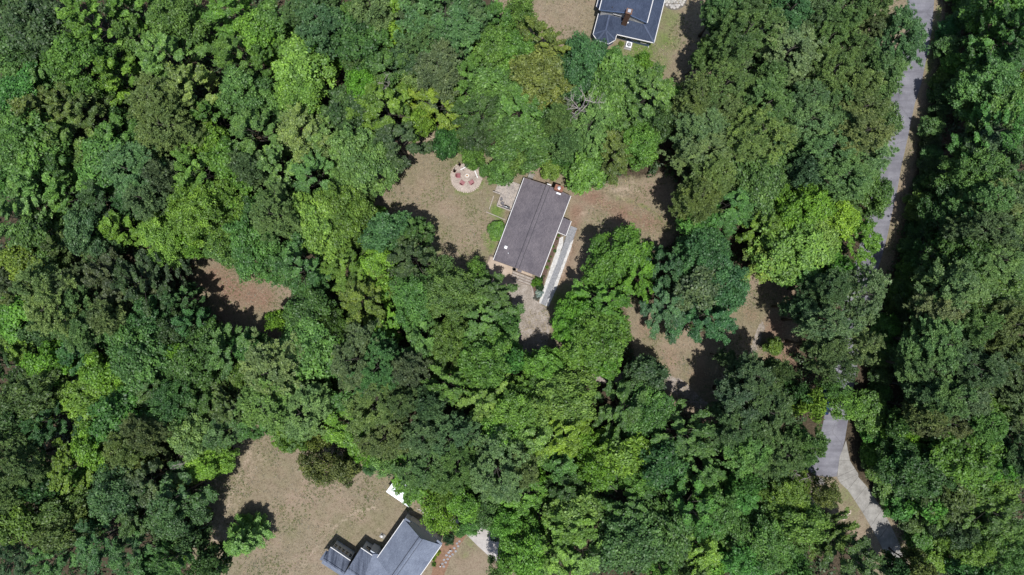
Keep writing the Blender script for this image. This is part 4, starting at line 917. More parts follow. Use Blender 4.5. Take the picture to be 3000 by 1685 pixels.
LOWER = [(1360, 790, 1530, 1000, .72)]
def rim_x(py): return float(np.interp(py, [0, 250, 560, 830, 1000, 1240, 1400, 1560, 1700], [2770, 2735, 2668, 2605, 2560, 2516, 2540, 2660, 2740]))
def plant_trees():
    tr = random.Random(77); recs = []
    rows = [r_ + (None,) for r_ in merge(read_trees())]
    for i, y in enumerate(range(-40, 1300, 44)):
        x = rim_x(y) + tr.uniform(26, 56); rp_ = tr.uniform(24, 40)
        rows.append((x, y + tr.uniform(-12, 12), rp_, rp_ * tr.uniform(.8, 1), tr.uniform(0, 3), tr.choice(['D', 'DE', 'ED', 'DG', 'G']), False, tr.uniform(3.0, 6.5)))
    for i, y in enumerate(range(1340, 1660, 50)):
        x = rim_x(y) + tr.uniform(24, 50); rp_ = tr.uniform(26, 42)
        rows.append((x, y, rp_, rp_ * tr.uniform(.8, 1), tr.uniform(0, 3), tr.choice(['D', 'ED', 'DG', 'G', 'V']), False, tr.uniform(3.5, 7.0)))
    for cx, cy, ra, rb, ang, code, thin, fixh in rows:
        ispine = code[0] in 'PN'
        rm = math.sqrt(ra * rb) / SC * 0.88
        h = (15.5 + 1.1 * rm + tr.gauss(0, 1.2)) if ispine else (7.2 + 2.35 * rm + tr.gauss(0, 1.0))
        if rm < 1.6 and not ispine: h = 3.0 + 2.2 * rm
        if rm < 1.8 and ispine: h = 9 + tr.random() * 3
        h = max(3.0, min(h, 23))
        if fixh: h = fixh
        for x0, y0, x1, y1, f in LOWER:
            if x0 < cx < x1 and y0 < cy < y1: h *= f
        zc = 0.74 * h; base = P(cx, cy, zc); base.z = 0
        if fixh is None and cx > 2440 and cx > rim_x(cy):                  # woods beyond the road stand on their own ground, not over it
            base.x = max(base.x, (rim_x(cy) + 18 + 0.25 * (cx - rim_x(cy)) - 1500) / SC)
        k = (H - zc) / H / SC * 1.04
        rx, ry = ra * k, rb * k
        ry = max(ry, rx * 0.72)
        big = max(rx, ry)
        if thin: key = 'tP' if ispine else 'tM'
        elif ispine: key = 'pL' if big > 3.9 else ('pM' if big > 2.4 else 'pS')
        else: key = 'bL' if big > 4.2 and h > 11 else ('bM' if big > 2.5 and h > 7.5 else 'bS')
        Rp, Hp, cme, tme = tr.choice(PROTO[key])
        c = np.array(FOL[code[0]], float)
        if len(code) > 1: c = c * 0.62 + np.array(FOL[code[1]], float) * 0.38
        c = c * 0.93 + np.array([90, 124, 76]) * 0.07
        c = c * tr.uniform(0.92, 1.06) + np.array([tr.gauss(0, 4), tr.gauss(0, 4), tr.gauss(0, 3)])
        recs.append(dict(px=cx, py=cy, pine=ispine, code=code[0], rm=rm, base=base, rx=rx, ry=ry, h=h, ang=ang, Rp=Rp, Hp=Hp, cme=cme, tme=tme, col=lin(*c), thin=thin))
    # words that single each tree out
    groups = {}
    for q in recs:
        z = min(ZONES, key=lambda a: (a[0] - q['px']) ** 2 + (a[1] - q['py']) ** 2)[2]
        size = 'large' if q['rm'] > 4.1 else ('small' if q['rm'] < 2.4 else '')
        kindw = 'pine' if q['pine'] else 'tree'
        q['stem'] = (size, WORD[q['code']], 'thin' if q['thin'] else '', kindw, z); groups.setdefault(q['stem'], []).append(q)
    for st, qs in groups.items():
        qs.sort(key=lambda q: q['px'])
        words = ' '.join(w for w in st[:4] if w)
        for i, q in enumerate(qs):
            if len(qs) == 1: q['label'] = words + ' ' + st[4]
            elif len(qs) == 2: q['label'] = ('left ' if i == 0 else 'right ') + words + ' of two ' + st[4]
            else: q['label'] = ORD[i] + ' ' + words + ' from left ' + st[4]
    for q in recs:
        root = thing('pine_tree' if q['pine'] else 'broadleaf_tree', q['base'], q['label'], 'tree', 'pines standing among the woods' if q['pine'] else 'broadleaf trees of the woods')
        root.scale = (q['rx'] / q['Rp'], q['ry'] / q['Rp'], q['h'] / q['Hp'])
        root.rotation_euler = (0, 0, q['ang'] + (math.pi if tr.random() < .5 else 0) if abs(q['rx'] - q['ry']) > 0.12 * q['rx'] else tr.uniform(0, 6.28))
        for nm, me in (('crown', q['cme']), ('trunk', q['tme'])):
            o = bpy.data.objects.new(nm, me); COL.objects.link(o); o.parent = root
            if nm == 'crown': o.color = tuple(FGAIN * x for x in q['col'][:3]) + (1,)
    return recs
TREE_RECS = plant_trees()
print('TREES', len(TREE_RECS), 'pines', sum(q['pine'] for q in TREE_RECS))

# the cedar that stands alone in the bottom field
Rp, Hp, cme, tme = PROTO['cone'][0]
root = thing('cedar_tree', P(754, 1538), 'shaggy green cedar standing alone in the dry bottom field', 'tree')
root.scale = (2.5 / Rp, 2.5 / Rp, 11.0 / Hp)
for nm, me in (('crown', cme), ('trunk', tme)):
    o = bpy.data.objects.new(nm, me); COL.objects.link(o); o.parent = root
    if nm == 'crown': o.color = lin(110, 152, 74)

# low growth between the trees, one mass
def undergrowth():
    r = np.random.default_rng(31); n = 9500
    x = r.uniform(-92, 92, n); y = r.uniform(-54, 54, n); px, py = px_of(x, y)
    keep = np.array([clear_at(a, b) < 0.42 for a, b in zip(px, py)])
    rr = np.array([(2600 if b < 700 else 2440) for b in py])
    near_road = (px > np.interp(py, [0, 560, 830, 1240, 1700], [2640, 2540, 2470, 2340, 2440])) & (px < np.interp(py, [0, 560, 830, 1240, 1700], [2752, 2640, 2580, 2500, 2690]))
    keep &= ~near_road
    drive = (px > 1480) & (px < 1640) & (py > 780) & (py < 1130); keep &= ~drive
    keep &= ~((px > 1560) & (px < 2080) & (py > 1060) & (py < 1200))
    x, y = x[keep], y[keep]; V = []; A = []
    for a, b in zip(x, y):
        rc = r.uniform(0.5, 1.5); m = int(16 * rc + 6); e = unit(r, m); e[:, 2] = np.abs(e[:, 2])
        p = np.array([a, b, r.uniform(0.0, 2.4)]) + e * rc * r.uniform(.4, 1, m)[:, None]
        nr = e * .5 + np.array([0, 0, .6]) + r.normal(size=(m, 3)) * .3; nr /= np.linalg.norm(nr, axis=1, keepdims=True)
        v, s = leaf_quads(p, nr, 0.45, 0.32, r, 0.45 + r.normal(0, .18, m)); V.append(v); A.append(s)
    me = leaves_mesh('undergrowth', np.concatenate(V), np.concatenate(A))
    o = bpy.data.objects.new('undergrowth', me); COL.objects.link(o); o.color = lin(62, 86, 48)
    tag(o, 'low leafy undergrowth between the trunks of the woods', 'undergrowth', kind='stuff')
undergrowth()

# weeds and dry tufts over the open ground, one mass each
def tufts(name, n, seed, col, size, label, cat, scale, lo):
    from mathutils import noise
    r = np.random.default_rng(seed); V = []; A = []; k = 0
    while k < n:
        x, y = r.uniform(-90, 90), r.uniform(-53, 53); px, py = px_of(x, y)
        if clear_at(px, py) < 0.3: continue
        if noise.noise((x * scale, y * scale, seed)) < lo + r.normal(0, .12): continue
        if 1435 < px < 1700 and 515 < py < 905: continue
        if math.hypot(px - 1366, py - 519) < 47 or (1730 < px < 1960 and py < 128) or (px > 2330 and px > np.interp(py, [0, 1240, 1400], [2640, 2380, 2330]) and px < np.interp(py, [0, 560, 1240, 1400, 1700], [2748, 2640, 2500, 2530, 2680])): continue
        if 930 < px < 1480 and py > 1500 and px + (py - 1500) * .7 > 1080: continue
        m = int(r.integers(3, 8)); e = unit(r, m); e[:, 2] = np.abs(e[:, 2])
        p = np.array([x, y, 0.03]) + e * r.uniform(.05, .22, m)[:, None] * np.array([1, 1, .35])
        nr = e * .4 + np.array([0, 0, .7]) + r.normal(size=(m, 3)) * .25; nr /= np.linalg.norm(nr, axis=1, keepdims=True)
        v, s_ = leaf_quads(p, nr, size, size * .55, r, 0.5 + r.normal(0, .2, m)); V.append(v); A.append(s_); k += 1
    me = leaves_mesh(name, np.concatenate(V), np.concatenate(A)); o = bpy.data.objects.new(name, me); COL.objects.link(o); o.color = lin(*col)
    tag(o, label, cat, kind='stuff')
tufts('dry_grass', 16000, 41, (150, 139, 120), 0.17, 'pale dry grass tufts over the clearings', 'grass', 0.35, -.25)
tufts('weeds', 9000, 42, (100, 108, 66), 0.17, 'low green weeds scattered over the clearings', 'weeds', 0.22, .12)

# ------------------------------------------------------------------ concrete driveway at the road end: single slabs
dl = [(2460,1337),(2458,1348),(2452,1398),(2460,1414),(2483,1435),(2504,1466),(2527,1502),(2550,1542),(2572,1581),(2595,1627),(2618,1672),(2640,1716)]
dr2 = [(2478,1290),(2490,1350),(2505,1374),(2514,1388),(2514,1397),(2538,1424),(2561,1457),(2584,1492),(2607,1534),(2630,1584),(2652,1634),(2674,1684)]
drive = thing('concrete_driveway', P(2500, 1450), 'pale concrete driveway of jointed slabs running down from the road end', 'driveway')
drive['kind'] = 'structure'
for i in range(len(dl) - 1):
    qs = [P(*dl[i]), P(*dr2[i]), P(*dr2[i + 1]), P(*dl[i + 1])]
    g = 0.022; n1 = ((qs[3] - qs[0]).normalized() * g, (qs[2] - qs[1]).normalized() * g)
    qs = [qs[0] + n1[0], qs[1] + n1[1], qs[2] - n1[1], qs[3] - n1[0]]
    obj('slab', MB().prism(qs, 0.0, 0.05 + 0.004 * (i % 3)), M['concrete'], drive)
sheet('driveway_bed', dl + dr2[::-1], 0.022, M['joint'], thick=0.02)
for q in [o for o in bpy.data.objects if o.name.startswith('driveway_bed')]: q.parent = drive; q.matrix_parent_inverse = Matrix.Translation(-drive.location); q.name = 'bed'; del q['kind']

# flagstone patio by the top house
fs = thing('stone_patio', P(1985, 5), 'round grey flagstone patio beside the blue roofed house', 'patio')
fs['kind'] = 'structure'
obj('mortar_bed', MB().prism([P(1976 + 38 * math.cos(a), -8 + 38 * math.sin(a)) for a in np.linspace(0, 2 * math.pi, 40)[:-1]], 0, 0.02), M['joint'], fs)
fr_ = random.Random(8)
for i in range(-5, 6):
    for j in range(-5, 6):
        x = 1976 + i * 8.4 + (j % 2) * 4 + fr_.gauss(0, .8); y = -8 + j * 7.6 + fr_.gauss(0, .8)
        if math.hypot(x - 1976, y + 8) > 33: continue
        n = fr_.choice([5, 6, 6, 7]); a0 = fr_.random() * 6
        obj('stone', MB().prism([P(x + 4.7 * fr_.uniform(.88, 1.08) * math.cos(a0 + 6.283 * k / n), y + 4.3 * fr_.uniform(.88, 1.08) * math.sin(a0 + 6.283 * k / n)) for k in range(n)], 0.01, 0.05 + fr_.random() * .015), M['flag'], fs)

# ------------------------------------------------------------------ paved walk with white gravel either side
walk = thing('walkway', P(1635, 780), 'grey paver walkway edged with white gravel along the house', 'walkway')
walk['kind'] = 'structure'
obj('white_gravel_strip', MB().prism([P(*q) for q in smooth_poly([(1650,692),(1640,698),(1636,716),(1618,768),(1597,830),(1579,888),(1585,890),(1606,836),(1630,778),(1650,712)], .5, 5, 1)], 0, 0.028), M['white_gravel'], walk)
obj('white_gravel_strip', MB().prism([P(*q) for q in smooth_poly([(1680,702),(1670,712),(1660,742),(1638,800),(1616,856),(1598,897),(1607,898),(1627,852),(1649,792),(1670,736)], .4, 5, 2)], 0, 0.028), M['white_gravel'], walk)
base_l = [(1672,660),(1648,702),(1626,772),(1606,832),(1586,890)]; base_r = [(1690,668),(1675,704),(1653,743),(1630,802),(1599,897)]
obj('paver_bed', MB().prism([P(*q) for q in [(1672,662),(1690,668),(1680,702),(1670,712),(1660,742),(1638,800),(1616,856),(1598,897),(1585,890),(1606,836),(1630,778),(1650,712),(1656,696)]], 0, 0.02), M['paver_joint'], walk)
pv = MB(); s0 = P(1681, 665); s1 = P(1591.5, 893); L = (s1 - s0).length; du = (s1 - s0).normalized(); dv = Vector((-du.y, du.x, 0))
rp = random.Random(3); n = int(L / 0.24); aw = math.atan2(du.y, du.x)
for i in range(n):
    t = (i + .5) / n; wid = 5 if t < 0.16 else 4
    for j in range(wid):
        o_ = (j - (wid - 1) / 2) * 0.245 + (0.0 if t > .16 else 0.05)
        p = s0 + du * (t * L) + dv * o_
        pv.box((p.x, p.y, 0.03 + rp.random() * .006), (L / n - .022, 0.222, 0.03), aw)
tag(obj('pavers', pv, M['paver'], walk), kind='stuff')

# ------------------------------------------------------------------ deck behind the house
ex = U; ey = -W      # along the house, away from the house
dk = thing('deck', P(1490, 580), 'weathered grey timber deck against the left side of the brown roofed house', 'deck')
zd = 0.62
o0 = P(1497, 620, zd)
def dkp(a, b, z=zd): return Vector((o0.x, o0.y, 0)) + ex * a + ey * b + Vector((0, 0, z))
Ld = (P(1526, 541, zd) - o0).length; Wd = 2.55
nbd = 18; bw = Wd / nbd; adk = math.atan2(ex.y, ex.x)
bm_ = {}
rd = random.Random(12)
for i in range(nbd + 12):
    b = -0.15 + (i + .5) * bw
    a0, a1 = (0.0, Ld) if b < Wd else (2.2, Ld)
    if b > Wd + 1.3: a0, a1 = 3.6, Ld - .3
    c = dkp((a0 + a1) / 2, b, zd - .02 + rd.random() * .008)
    obj('board', MB().box(c, (a1 - a0, bw - .014, 0.04), adk), M['deck'], dk)
for a in np.linspace(0.1, Ld - .1, 5):
    for b in (0.1, Wd - .1): 
        c = dkp(a, b, .29); obj('post', MB().box(c, (0.12, 0.12, 0.58), adk), M['deck_dark'], dk)
def rail(name, a0, b0, a1, b1):
    r_ = MB(); p, q = dkp(a0, b0), dkp(a1, b1); an = math.atan2((q - p).y, (q - p).x); L_ = (q - p).length; m = (p + q) / 2
    ra = obj('railing', MB().box(m + Vector((0, 0, .95)), (L_, 0.16, 0.05), an), M['deck'], dk)
    obj('lower_rail', MB().box(m + Vector((0, 0, .12)), (L_, 0.05, 0.08), an), M['deck'], ra)
    k = max(2, int(L_ / .14))
    for i in range(k + 1):
        c = p.lerp(q, i / k); big = i % 9 == 0
        obj('baluster', MB().box(c + Vector((0, 0, .5 if not big else .4)), (0.09 if big else 0.04, 0.09 if big else 0.04, .85 if not big else 1.05), an), M['deck'], ra)
rail('r', 0.02, -0.1, 0.02, Wd); rail('r', 0.1, Wd, 2.1, Wd); rail('r', 2.1, Wd + .05, 2.1, Wd + 1.5)
# wide steps down to the lawn
for k in range(3):
    b = Wd + 0.25 + k * 0.36
    for j in range(2):
        c = dkp(2.95, b + j * .17, zd - .16 - k * .17); obj('step_board', MB().box(c, (1.45, 0.155, 0.04), adk), M['deck_dark'] if k == 2 else M['deck'], dk)
# two wicker chairs and a gas grill
def wicker(px, py, rz, label):
    p = P(px, py, zd + .4); t = thing('patio_chair', (p.x, p.y, zd), label, 'chair', 'wicker chairs on the deck')
    c = Vector((p.x, p.y, zd)); R_ = Matrix.Rotation(rz, 3, 'Z')
    obj('seat', MB().box(c + Vector((0, 0, .42)), (0.5, 0.5, 0.1), rz), M['grey_wicker'], t)
    bk = MB()
    for i in range(9):
        a = math.pi * (0.08 + 0.84 * i / 8); pp = c + R_ @ Vector((0.29 * math.cos(a), 0.29 * math.sin(a), 0.62 if 1 < i < 7 else .54))
        bk.box(pp, (0.12, 0.05, 0.36 if 1 < i < 7 else .2), rz + a + math.pi / 2)
    obj('backrest', bk, M['grey_wicker'], t)
    for s in (-1, 1):
        for q in (-1, 1):
            pp = c + R_ @ Vector((s * .21, q * .21, .19)); obj('leg', MB().box(pp, (0.05, 0.05, .38), rz), M['dark_metal'], t)
wicker(1468.8, 583, 1.8, 'grey wicker chair on the deck beside the railing, farther from the grill')
wicker(1472, 595.5, 2.6, 'grey wicker chair on the deck right next to the black grill')
p = P(1483, 606.5, 1.6); g = thing('grill', (p.x, p.y, zd), 'black gas grill standing in the deck corner', 'grill'); c = Vector((p.x, p.y, zd)); rg = rot
obj('firebox', MB().box(c + Vector((0, 0, .72)), (0.62, 0.48, 0.24), rg), M['black'], g)
ld = MB(); Rg = Matrix.Rotation(rg, 3, 'Z')
prof = [(-.24, .84), (-.22, 1.0), (-.12, 1.1), (.04, 1.12), (.17, 1.05), (.24, .9), (.24, .84)]
vsl = [c + Rg @ Vector((s * .31, y, z)) for s in (-1, 1) for y, z in prof]; k = len(prof)
ld.add(vsl, [(i, i + 1, k + i + 1, k + i) for i in range(k - 1)] + [tuple(range(k))[::-1], tuple(range(k, 2 * k))]); lid = obj('lid', ld, M['black'], g)
obj('badge', MB().box(c + Rg @ Vector((0, .03, 1.13)), (0.16, 0.09, 0.02), rg), M['steel'], lid)
obj('handle', MB().tube([c + Rg @ Vector((-.24, -.28, .98)), c + Rg @ Vector((.24, -.28, .98))], .018, 6), M['steel'], lid)
for s in (-1, 1): obj('side_shelf', MB().box(c + Rg @ Vector((s * .5, 0, .82)), (0.34, 0.44, 0.04), rg), M['grey_wicker'] if s < 0 else M['black'], g)
obj('cabinet', MB().box(c + Vector((0, 0, .34)), (0.56, 0.42, 0.5), rg), M['dark_metal'], g)
for s in (-1, 1):
    for q in (-1, 1): obj('wheel', MB().tube([c + Rg @ Vector((s * .26, q * .18, .06)), c + Rg @ Vector((s * .30, q * .18, .06))], .06, 10), M['tyre'], g)
# low timber edging round the bright grass plot
def edging(pts, label):
    mb = MB(); e = thing('timber_edging', P(*pts[0]), label, 'edging')
    for i in range(len(pts) - 1):
        p, q = P(*pts[i]), P(*pts[i + 1]); d_ = q - p
        obj('timber', MB().box((p + q) / 2 + Vector((0, 0, .09)), (d_.length - .03, 0.13, 0.2), math.atan2(d_.y, d_.x)), M['deck'], e)
edging([(1447, 574), (1440, 594), (1433, 614)], 'pale timber edging on the left of the bright green plot by the deck')
edging([(1424, 621), (1448, 631), (1472, 641), (1482, 645)], 'pale timber edging below the bright green plot by the deck')
# steps and rail at the far end of the house
p = P(1555, 516, .8); sr = thing('entry_steps', (p.x, p.y, 0), 'small back steps with metal handrail at the far end of the house', 'steps')
for k in range(3): obj('step', MB().box(Vector((p.x, p.y, 0)) + W * (k * .3 - .3) + Vector((0, 0, .45 - k * .18)), (0.3, 0.8, 0.12), rot), M['concrete'], sr)
for s in (-1, 1):
    q = Vector((p.x, p.y, 0)) + U * s * .42
    obj('handrail', MB().tube([q - W * .45 + Vector((0, 0, .5)), q - W * .45 + Vector((0, 0, 1.35)), q + W * .6 + Vector((0, 0, .95)), q + W * .6 + Vector((0, 0, .1))], .03, 6), M['steel'] if s > 0 else M['dark_metal'], sr)

# ------------------------------------------------------------------ front steps: grey planks at the near end of the house
ft = thing('front_steps', P(1530, 812), 'grey weathered plank landing and steps at the near end of the house', 'steps')
f0, f1 = P(1504, 792), P(1562, 814); df = (f1 - f0).normalized(); nf = Vector((df.y, -df.x, 0)); nf = nf if nf.y < 0 else -nf; Lf = (f1 - f0).length
for i in range(10):
    z = 0.5 if i < 5 else (0.34 if i < 8 else 0.17)
    c = f0.lerp(f1, .5) + nf * (0.1 + i * .15) + Vector((0, 0, z + rd.random() * .006)); obj('board', MB().box(c, (Lf - rd.random() * .06, 0.132, 0.04), math.atan2(df.y, df.x)), M['deck'] if i % 3 else M['deck_dark'], ft)
for s in (0.02, 0.5, 0.98):
    c = f0.lerp(f1, s) + nf * .7; obj('stringer', MB().box(c + Vector((0, 0, .07)), (0.06, 1.4, 0.14), math.atan2(df.y, df.x)), M['deck_dark'], ft)
e2 = thing('timber_edging', P(1562, 835), 'brown timber edging between the gravel drive and the shrubs', 'edging')
for a_, b_ in (((1561, 812), (1556, 834)), ((1556, 834), (1562, 866)), ((1562, 866), (1576, 890))):
    p_, q_ = P(*a_), P(*b_); d_ = q_ - p_; obj('timber', MB().box((p_ + q_) / 2 + Vector((0, 0, .08)), (d_.length - .02, .12, .18), math.atan2(d_.y, d_.x)), M['deck'], e2)
e3 = thing('low_wall', P(1425, 775), 'low dark timber wall along the outer edge of the parking pad', 'wall')
for a_, b_ in (((1437, 749), (1449, 755)), ((1436, 749), (1427, 772)), ((1427, 773), (1417, 798))):
    p_, q_ = P(*a_), P(*b_); d_ = q_ - p_
    for k in range(2): obj('timber', MB().box((p_ + q_) / 2 + Vector((0, 0, .12 + k * .225)), (d_.length - .02, .16, .22), math.atan2(d_.y, d_.x)), M['deck_dark'], e3)
p = P(1506.5, 789.5, .4); pt = thing('planter', (p.x, p.y, 0), 'round dark rimmed planter beside the front plank landing', 'planter')
obj('bowl', MB().lathe((p.x, p.y, 0), [(0.22, 0), (0.3, 0.45), (0.33, 0.5), (0.28, 0.5), (0.25, 0.4)], 16), M['dark_metal'], pt)
obj('soil', MB().lathe((p.x, p.y, .34), [(0.25, 0), (0.25, 0.06)], 14), M['stone'], pt)

# ------------------------------------------------------------------ fire pit circle
pa = thing('fire_pit_patio', P(1366, 519), 'round pale gravel patio around the fire pit', 'patio'); pa['kind'] = 'structure'
rim = [(1366 + 44 * math.cos(a) * (1 + .02 * math.sin(3 * a)), 519 + 44 * math.sin(a) + (3 if math.sin(a) < -.5 else 0)) for a in np.linspace(0, 2 * math.pi, 56)[:-1]]
obj('gravel', MB().prism([P(*q) for q in smooth_poly(rim, .4, 4, 3)], 0, 0.03), M['patio_sand'], pa)
for i, a in enumerate(np.linspace(0, 2 * math.pi, 48)[:-1]):
    if 4.1 < a < 5.4 : continue
    x, y = 1366 + 45 * math.cos(a), 519 + 45 * math.sin(a); p = P(x, y)
    n_ = 6; a0 = fr_.random(); r_ = fr_.uniform(.11, .17)
    obj('edge_stone', MB().prism([(p.x + r_ * fr_.uniform(.8, 1.2) * math.cos(a0 + k * 6.283 / n_), p.y + r_ * fr_.uniform(.8, 1.2) * math.sin(a0 + k * 6.283 / n_)) for k in range(n_)], 0, fr_.uniform(.06, .12)), M['stone'], pa)
fp = thing('fire_pit', P(1368.5, 515), 'stone ring fire pit with ash and logs in the patio centre', 'fire pit'); c = P(1368.5, 515)
for k in range(12):
    a = k * 6.283 / 12; obj('stone', MB().box(c + Vector((.45 * math.cos(a), .45 * math.sin(a), .13)), (0.19, 0.21, 0.26), a), M['stone'], fp)
obj('ash', MB().lathe((c.x, c.y, 0.02), [(0.38, 0), (0.3, 0.07), (0.02, 0.1)], 16), M['ash'], fp)
for a in (0.3, 1.3, 2.4): obj('log', MB().tube([c + Vector((.17 * math.cos(a), .17 * math.sin(a), .14)), c - Vector((.17 * math.cos(a), .17 * math.sin(a), -.18))], .05, 7), M['log'], fp)

def adirondack(px, py, face, label):
    p = P(px, py, .4); t = thing('adirondack_chair', (p.x, p.y, 0.03), label, 'chair', 'red chairs round the fire pit')
    R_ = Matrix.Rotation(face, 3, 'Z'); o_ = Vector((p.x, p.y, .03))   # local +x faces the fire
    def bx(name, c, s, pitch=0.0, yaw=0.0):
        obj(name, MB().box(o_ + R_ @ Vector(c), s, M=R_ @ Matrix.Rotation(yaw, 3, 'Z') @ Matrix.Rotation(pitch, 3, 'Y')), M['red_plastic'], t)
    for i in range(6): bx('seat_slat', (0.30 - i * .095, 0, .37 - i * .018), (0.085, .54, .025), -.18)
    for j in range(5): bx('back_slat', (-.36 + abs(j - 2) * .01, (j - 2) * .112, .66 - abs(j - 2) * .03), (.03, .10, .74 - abs(j - 2) * .07), -.42)
    for s in (-1, 1):
        bx('arm', (0.0, s * .35, .56), (.72, .14, .03)); bx('leg', (.30, s * .29, .28), (.09, .04, .55)); bx('leg', (-.28, s * .29, .26), (.09, .04, .52), -.2)
fpx = Vector((1368.5, 515))
for (x, y, lab) in ((1343, 515, 'red slatted chair left of the fire pit'), (1354.5, 535.5, 'red slatted chair below left of the fire pit'), (1381, 534.5, 'red slatted chair below right of the fire pit')):
    adirondack(x, y, math.atan2(-(515 - y), 1368.5 - x), lab)
def beam_bench(p0, p1, label):
    a, b = P(*p0, .55), P(*p1, .55); d_ = b - a; an = math.atan2(d_.y, d_.x); m_ = (a + b) / 2; nn = Vector((-d_.y, d_.x, 0)).normalized()
    t = thing('beam_bench', (m_.x, m_.y, 0), label, 'bench', 'white beam benches by the fire pit')
    obj('beam', MB().box((m_.x, m_.y, .52), (d_.length, 0.17, 0.07), an), M['white'], t)
    for s in (.25, .78):
        c_ = a.lerp(b, s)
        for q in (-1, 1): obj('leg', MB().tube([Vector((c_.x, c_.y, .5)) , Vector((c_.x, c_.y, .03)) + nn * q * .38], .03, 6), M['dark_metal'], t)
beam_bench((1349, 497.5), (1376, 483), 'white beam bench at the upper left rim of the fire pit patio')
beam_bench((1386, 487.5), (1399.5, 521.5), 'white beam bench at the right rim of the fire pit patio')
for (x, y, lab) in ((1346.3, 482.5, 'brown round pot with dark stalk at the top of the fire pit patio'), (1331.5, 501.5, 'brown round pot with dark stalk at the left of the fire pit patio')):
    p = P(x, y, .3); t = thing('pot', (p.x, p.y, 0), lab, 'pot', 'brown pots by the fire pit')
    obj('bowl', MB().lathe((p.x, p.y, 0), [(0.2, 0), (0.27, 0.38), (0.29, 0.4), (0.25, 0.4), (0.23, 0.33)], 14), M['terracotta'], t)
    obj('soil', MB().lathe((p.x, p.y, .28), [(0.235, 0), (0.235, 0.05)], 12), M['mulch'], t)
    for a in (1.2, 1.75, 2.3): obj('stalk', MB().tube([(p.x, p.y, .3), (p.x + .12 * math.cos(a), p.y + .12 * math.sin(a), .8), (p.x + .3 * math.cos(a), p.y + .34 * math.sin(a), 1.15)], [.035, .03, .012], 5), M['dark_metal'], t)
p = P(1338.5, 491, .4); sb = thing('stone_bench', (p.x, p.y, 0), 'pale bench with dark feet between the two brown pots', 'bench')
an = math.atan2(19, 15)
obj('seat', MB().box((p.x, p.y, .42), (0.85, 0.36, 0.07), an), M['patio_sand'], sb)
for s in (-1, 1):
    for q in (-1, 1):
        c_ = Vector((p.x, p.y, .2)) + Matrix.Rotation(an, 3, 'Z') @ Vector((s * .4, q * .19, 0)); obj('foot', MB().box(c_, (0.09, 0.07, .4), an), M['dark_metal'], sb)

# ------------------------------------------------------------------ shrubs
def shrub(px, py, r, h, col, label, cat='shrub', key='shrub', group=None, name='shrub'):
    Rp, Hp, cme, tme = random.choice(PROTO[key]); p = P(px, py, h * .6); t = thing(name, (p.x, p.y, 0), label, cat, group)
    t.scale = (r / Rp, r / Rp, h / Hp); t.rotation_euler = (0, 0, random.uniform(0, 6.28))
    for nm, me in (('foliage', cme), ('stem', tme)):
        o = bpy.data.objects.new(nm, me); COL.objects.link(o); o.parent = t
        if nm == 'foliage': o.color = lin(*col)
shrub(1457, 672, 1.35, 2.6, (84, 124, 44), 'round green shrub against the left wall of the brown roofed house', key='bS')
shrub(1452, 690, 0.95, 1.9, (90, 128, 46), 'smaller green shrub below the round one at the left wall', key='bS')
shrub(1574, 826, .85, 1.7, (88, 132, 44), 'leafy bright shrub at the near right corner of the house')
shrub(1580, 815, .7, 1.6, (52, 84, 40), 'dark shrub tucked under the near right roof corner')
shrub(1581, 843, .75, 1.1, (46, 72, 40), 'dark low shrub at the end of the mulch bed')
shrub(1563, 833, .45, .9, (98, 142, 46), 'small bright plant beside the plank steps')
shrub(1580, 860, .7, .8, (140, 160, 160), 'silvery blue plant at the bottom of the mulch bed')
shrub(1572, 872, .55, .6, (84, 88, 84), 'grey leaved plant beside the brown timber edging')
bedp = [(1632, 700), (1621, 722), (1626, 735), (1614, 752), (1608, 765), (1603, 783), (1594, 808), (1637, 690)]
for i, (x, y) in enumerate(bedp):
    shrub(x, y, .16 + .07 * (i % 3), .3 + .1 * (i % 2), (96, 132, 52) if i % 2 else (74, 104, 48), ORD[i] + ' plant from the left in the mulch bed along the house'if False else 'small green plant in the mulch bed along the house wall', 'plant', group='small plants in the mulch bed', name='bed_plant')
shrub(1313.5, 1582, 1.05, 2.2, (58, 88, 56), 'dark clipped round shrub in the orange straw bed')
shrub(1281, 1621, .55, .9, (140, 158, 50), 'yellow green shrub at the eave of the grey roofed house, topmost')
shrub(1269.5, 1637, .5, .9, (118, 146, 48), 'yellow green shrub at the eave of the grey roofed house, middle')
shrub(1271, 1655, .4, .7, (86, 124, 48), 'green shrub at the eave of the grey roofed house, lowest')
shrub(1820, 128, .5, .7, (112, 130, 60), 'small shrub beside the air conditioner of the blue roofed house')

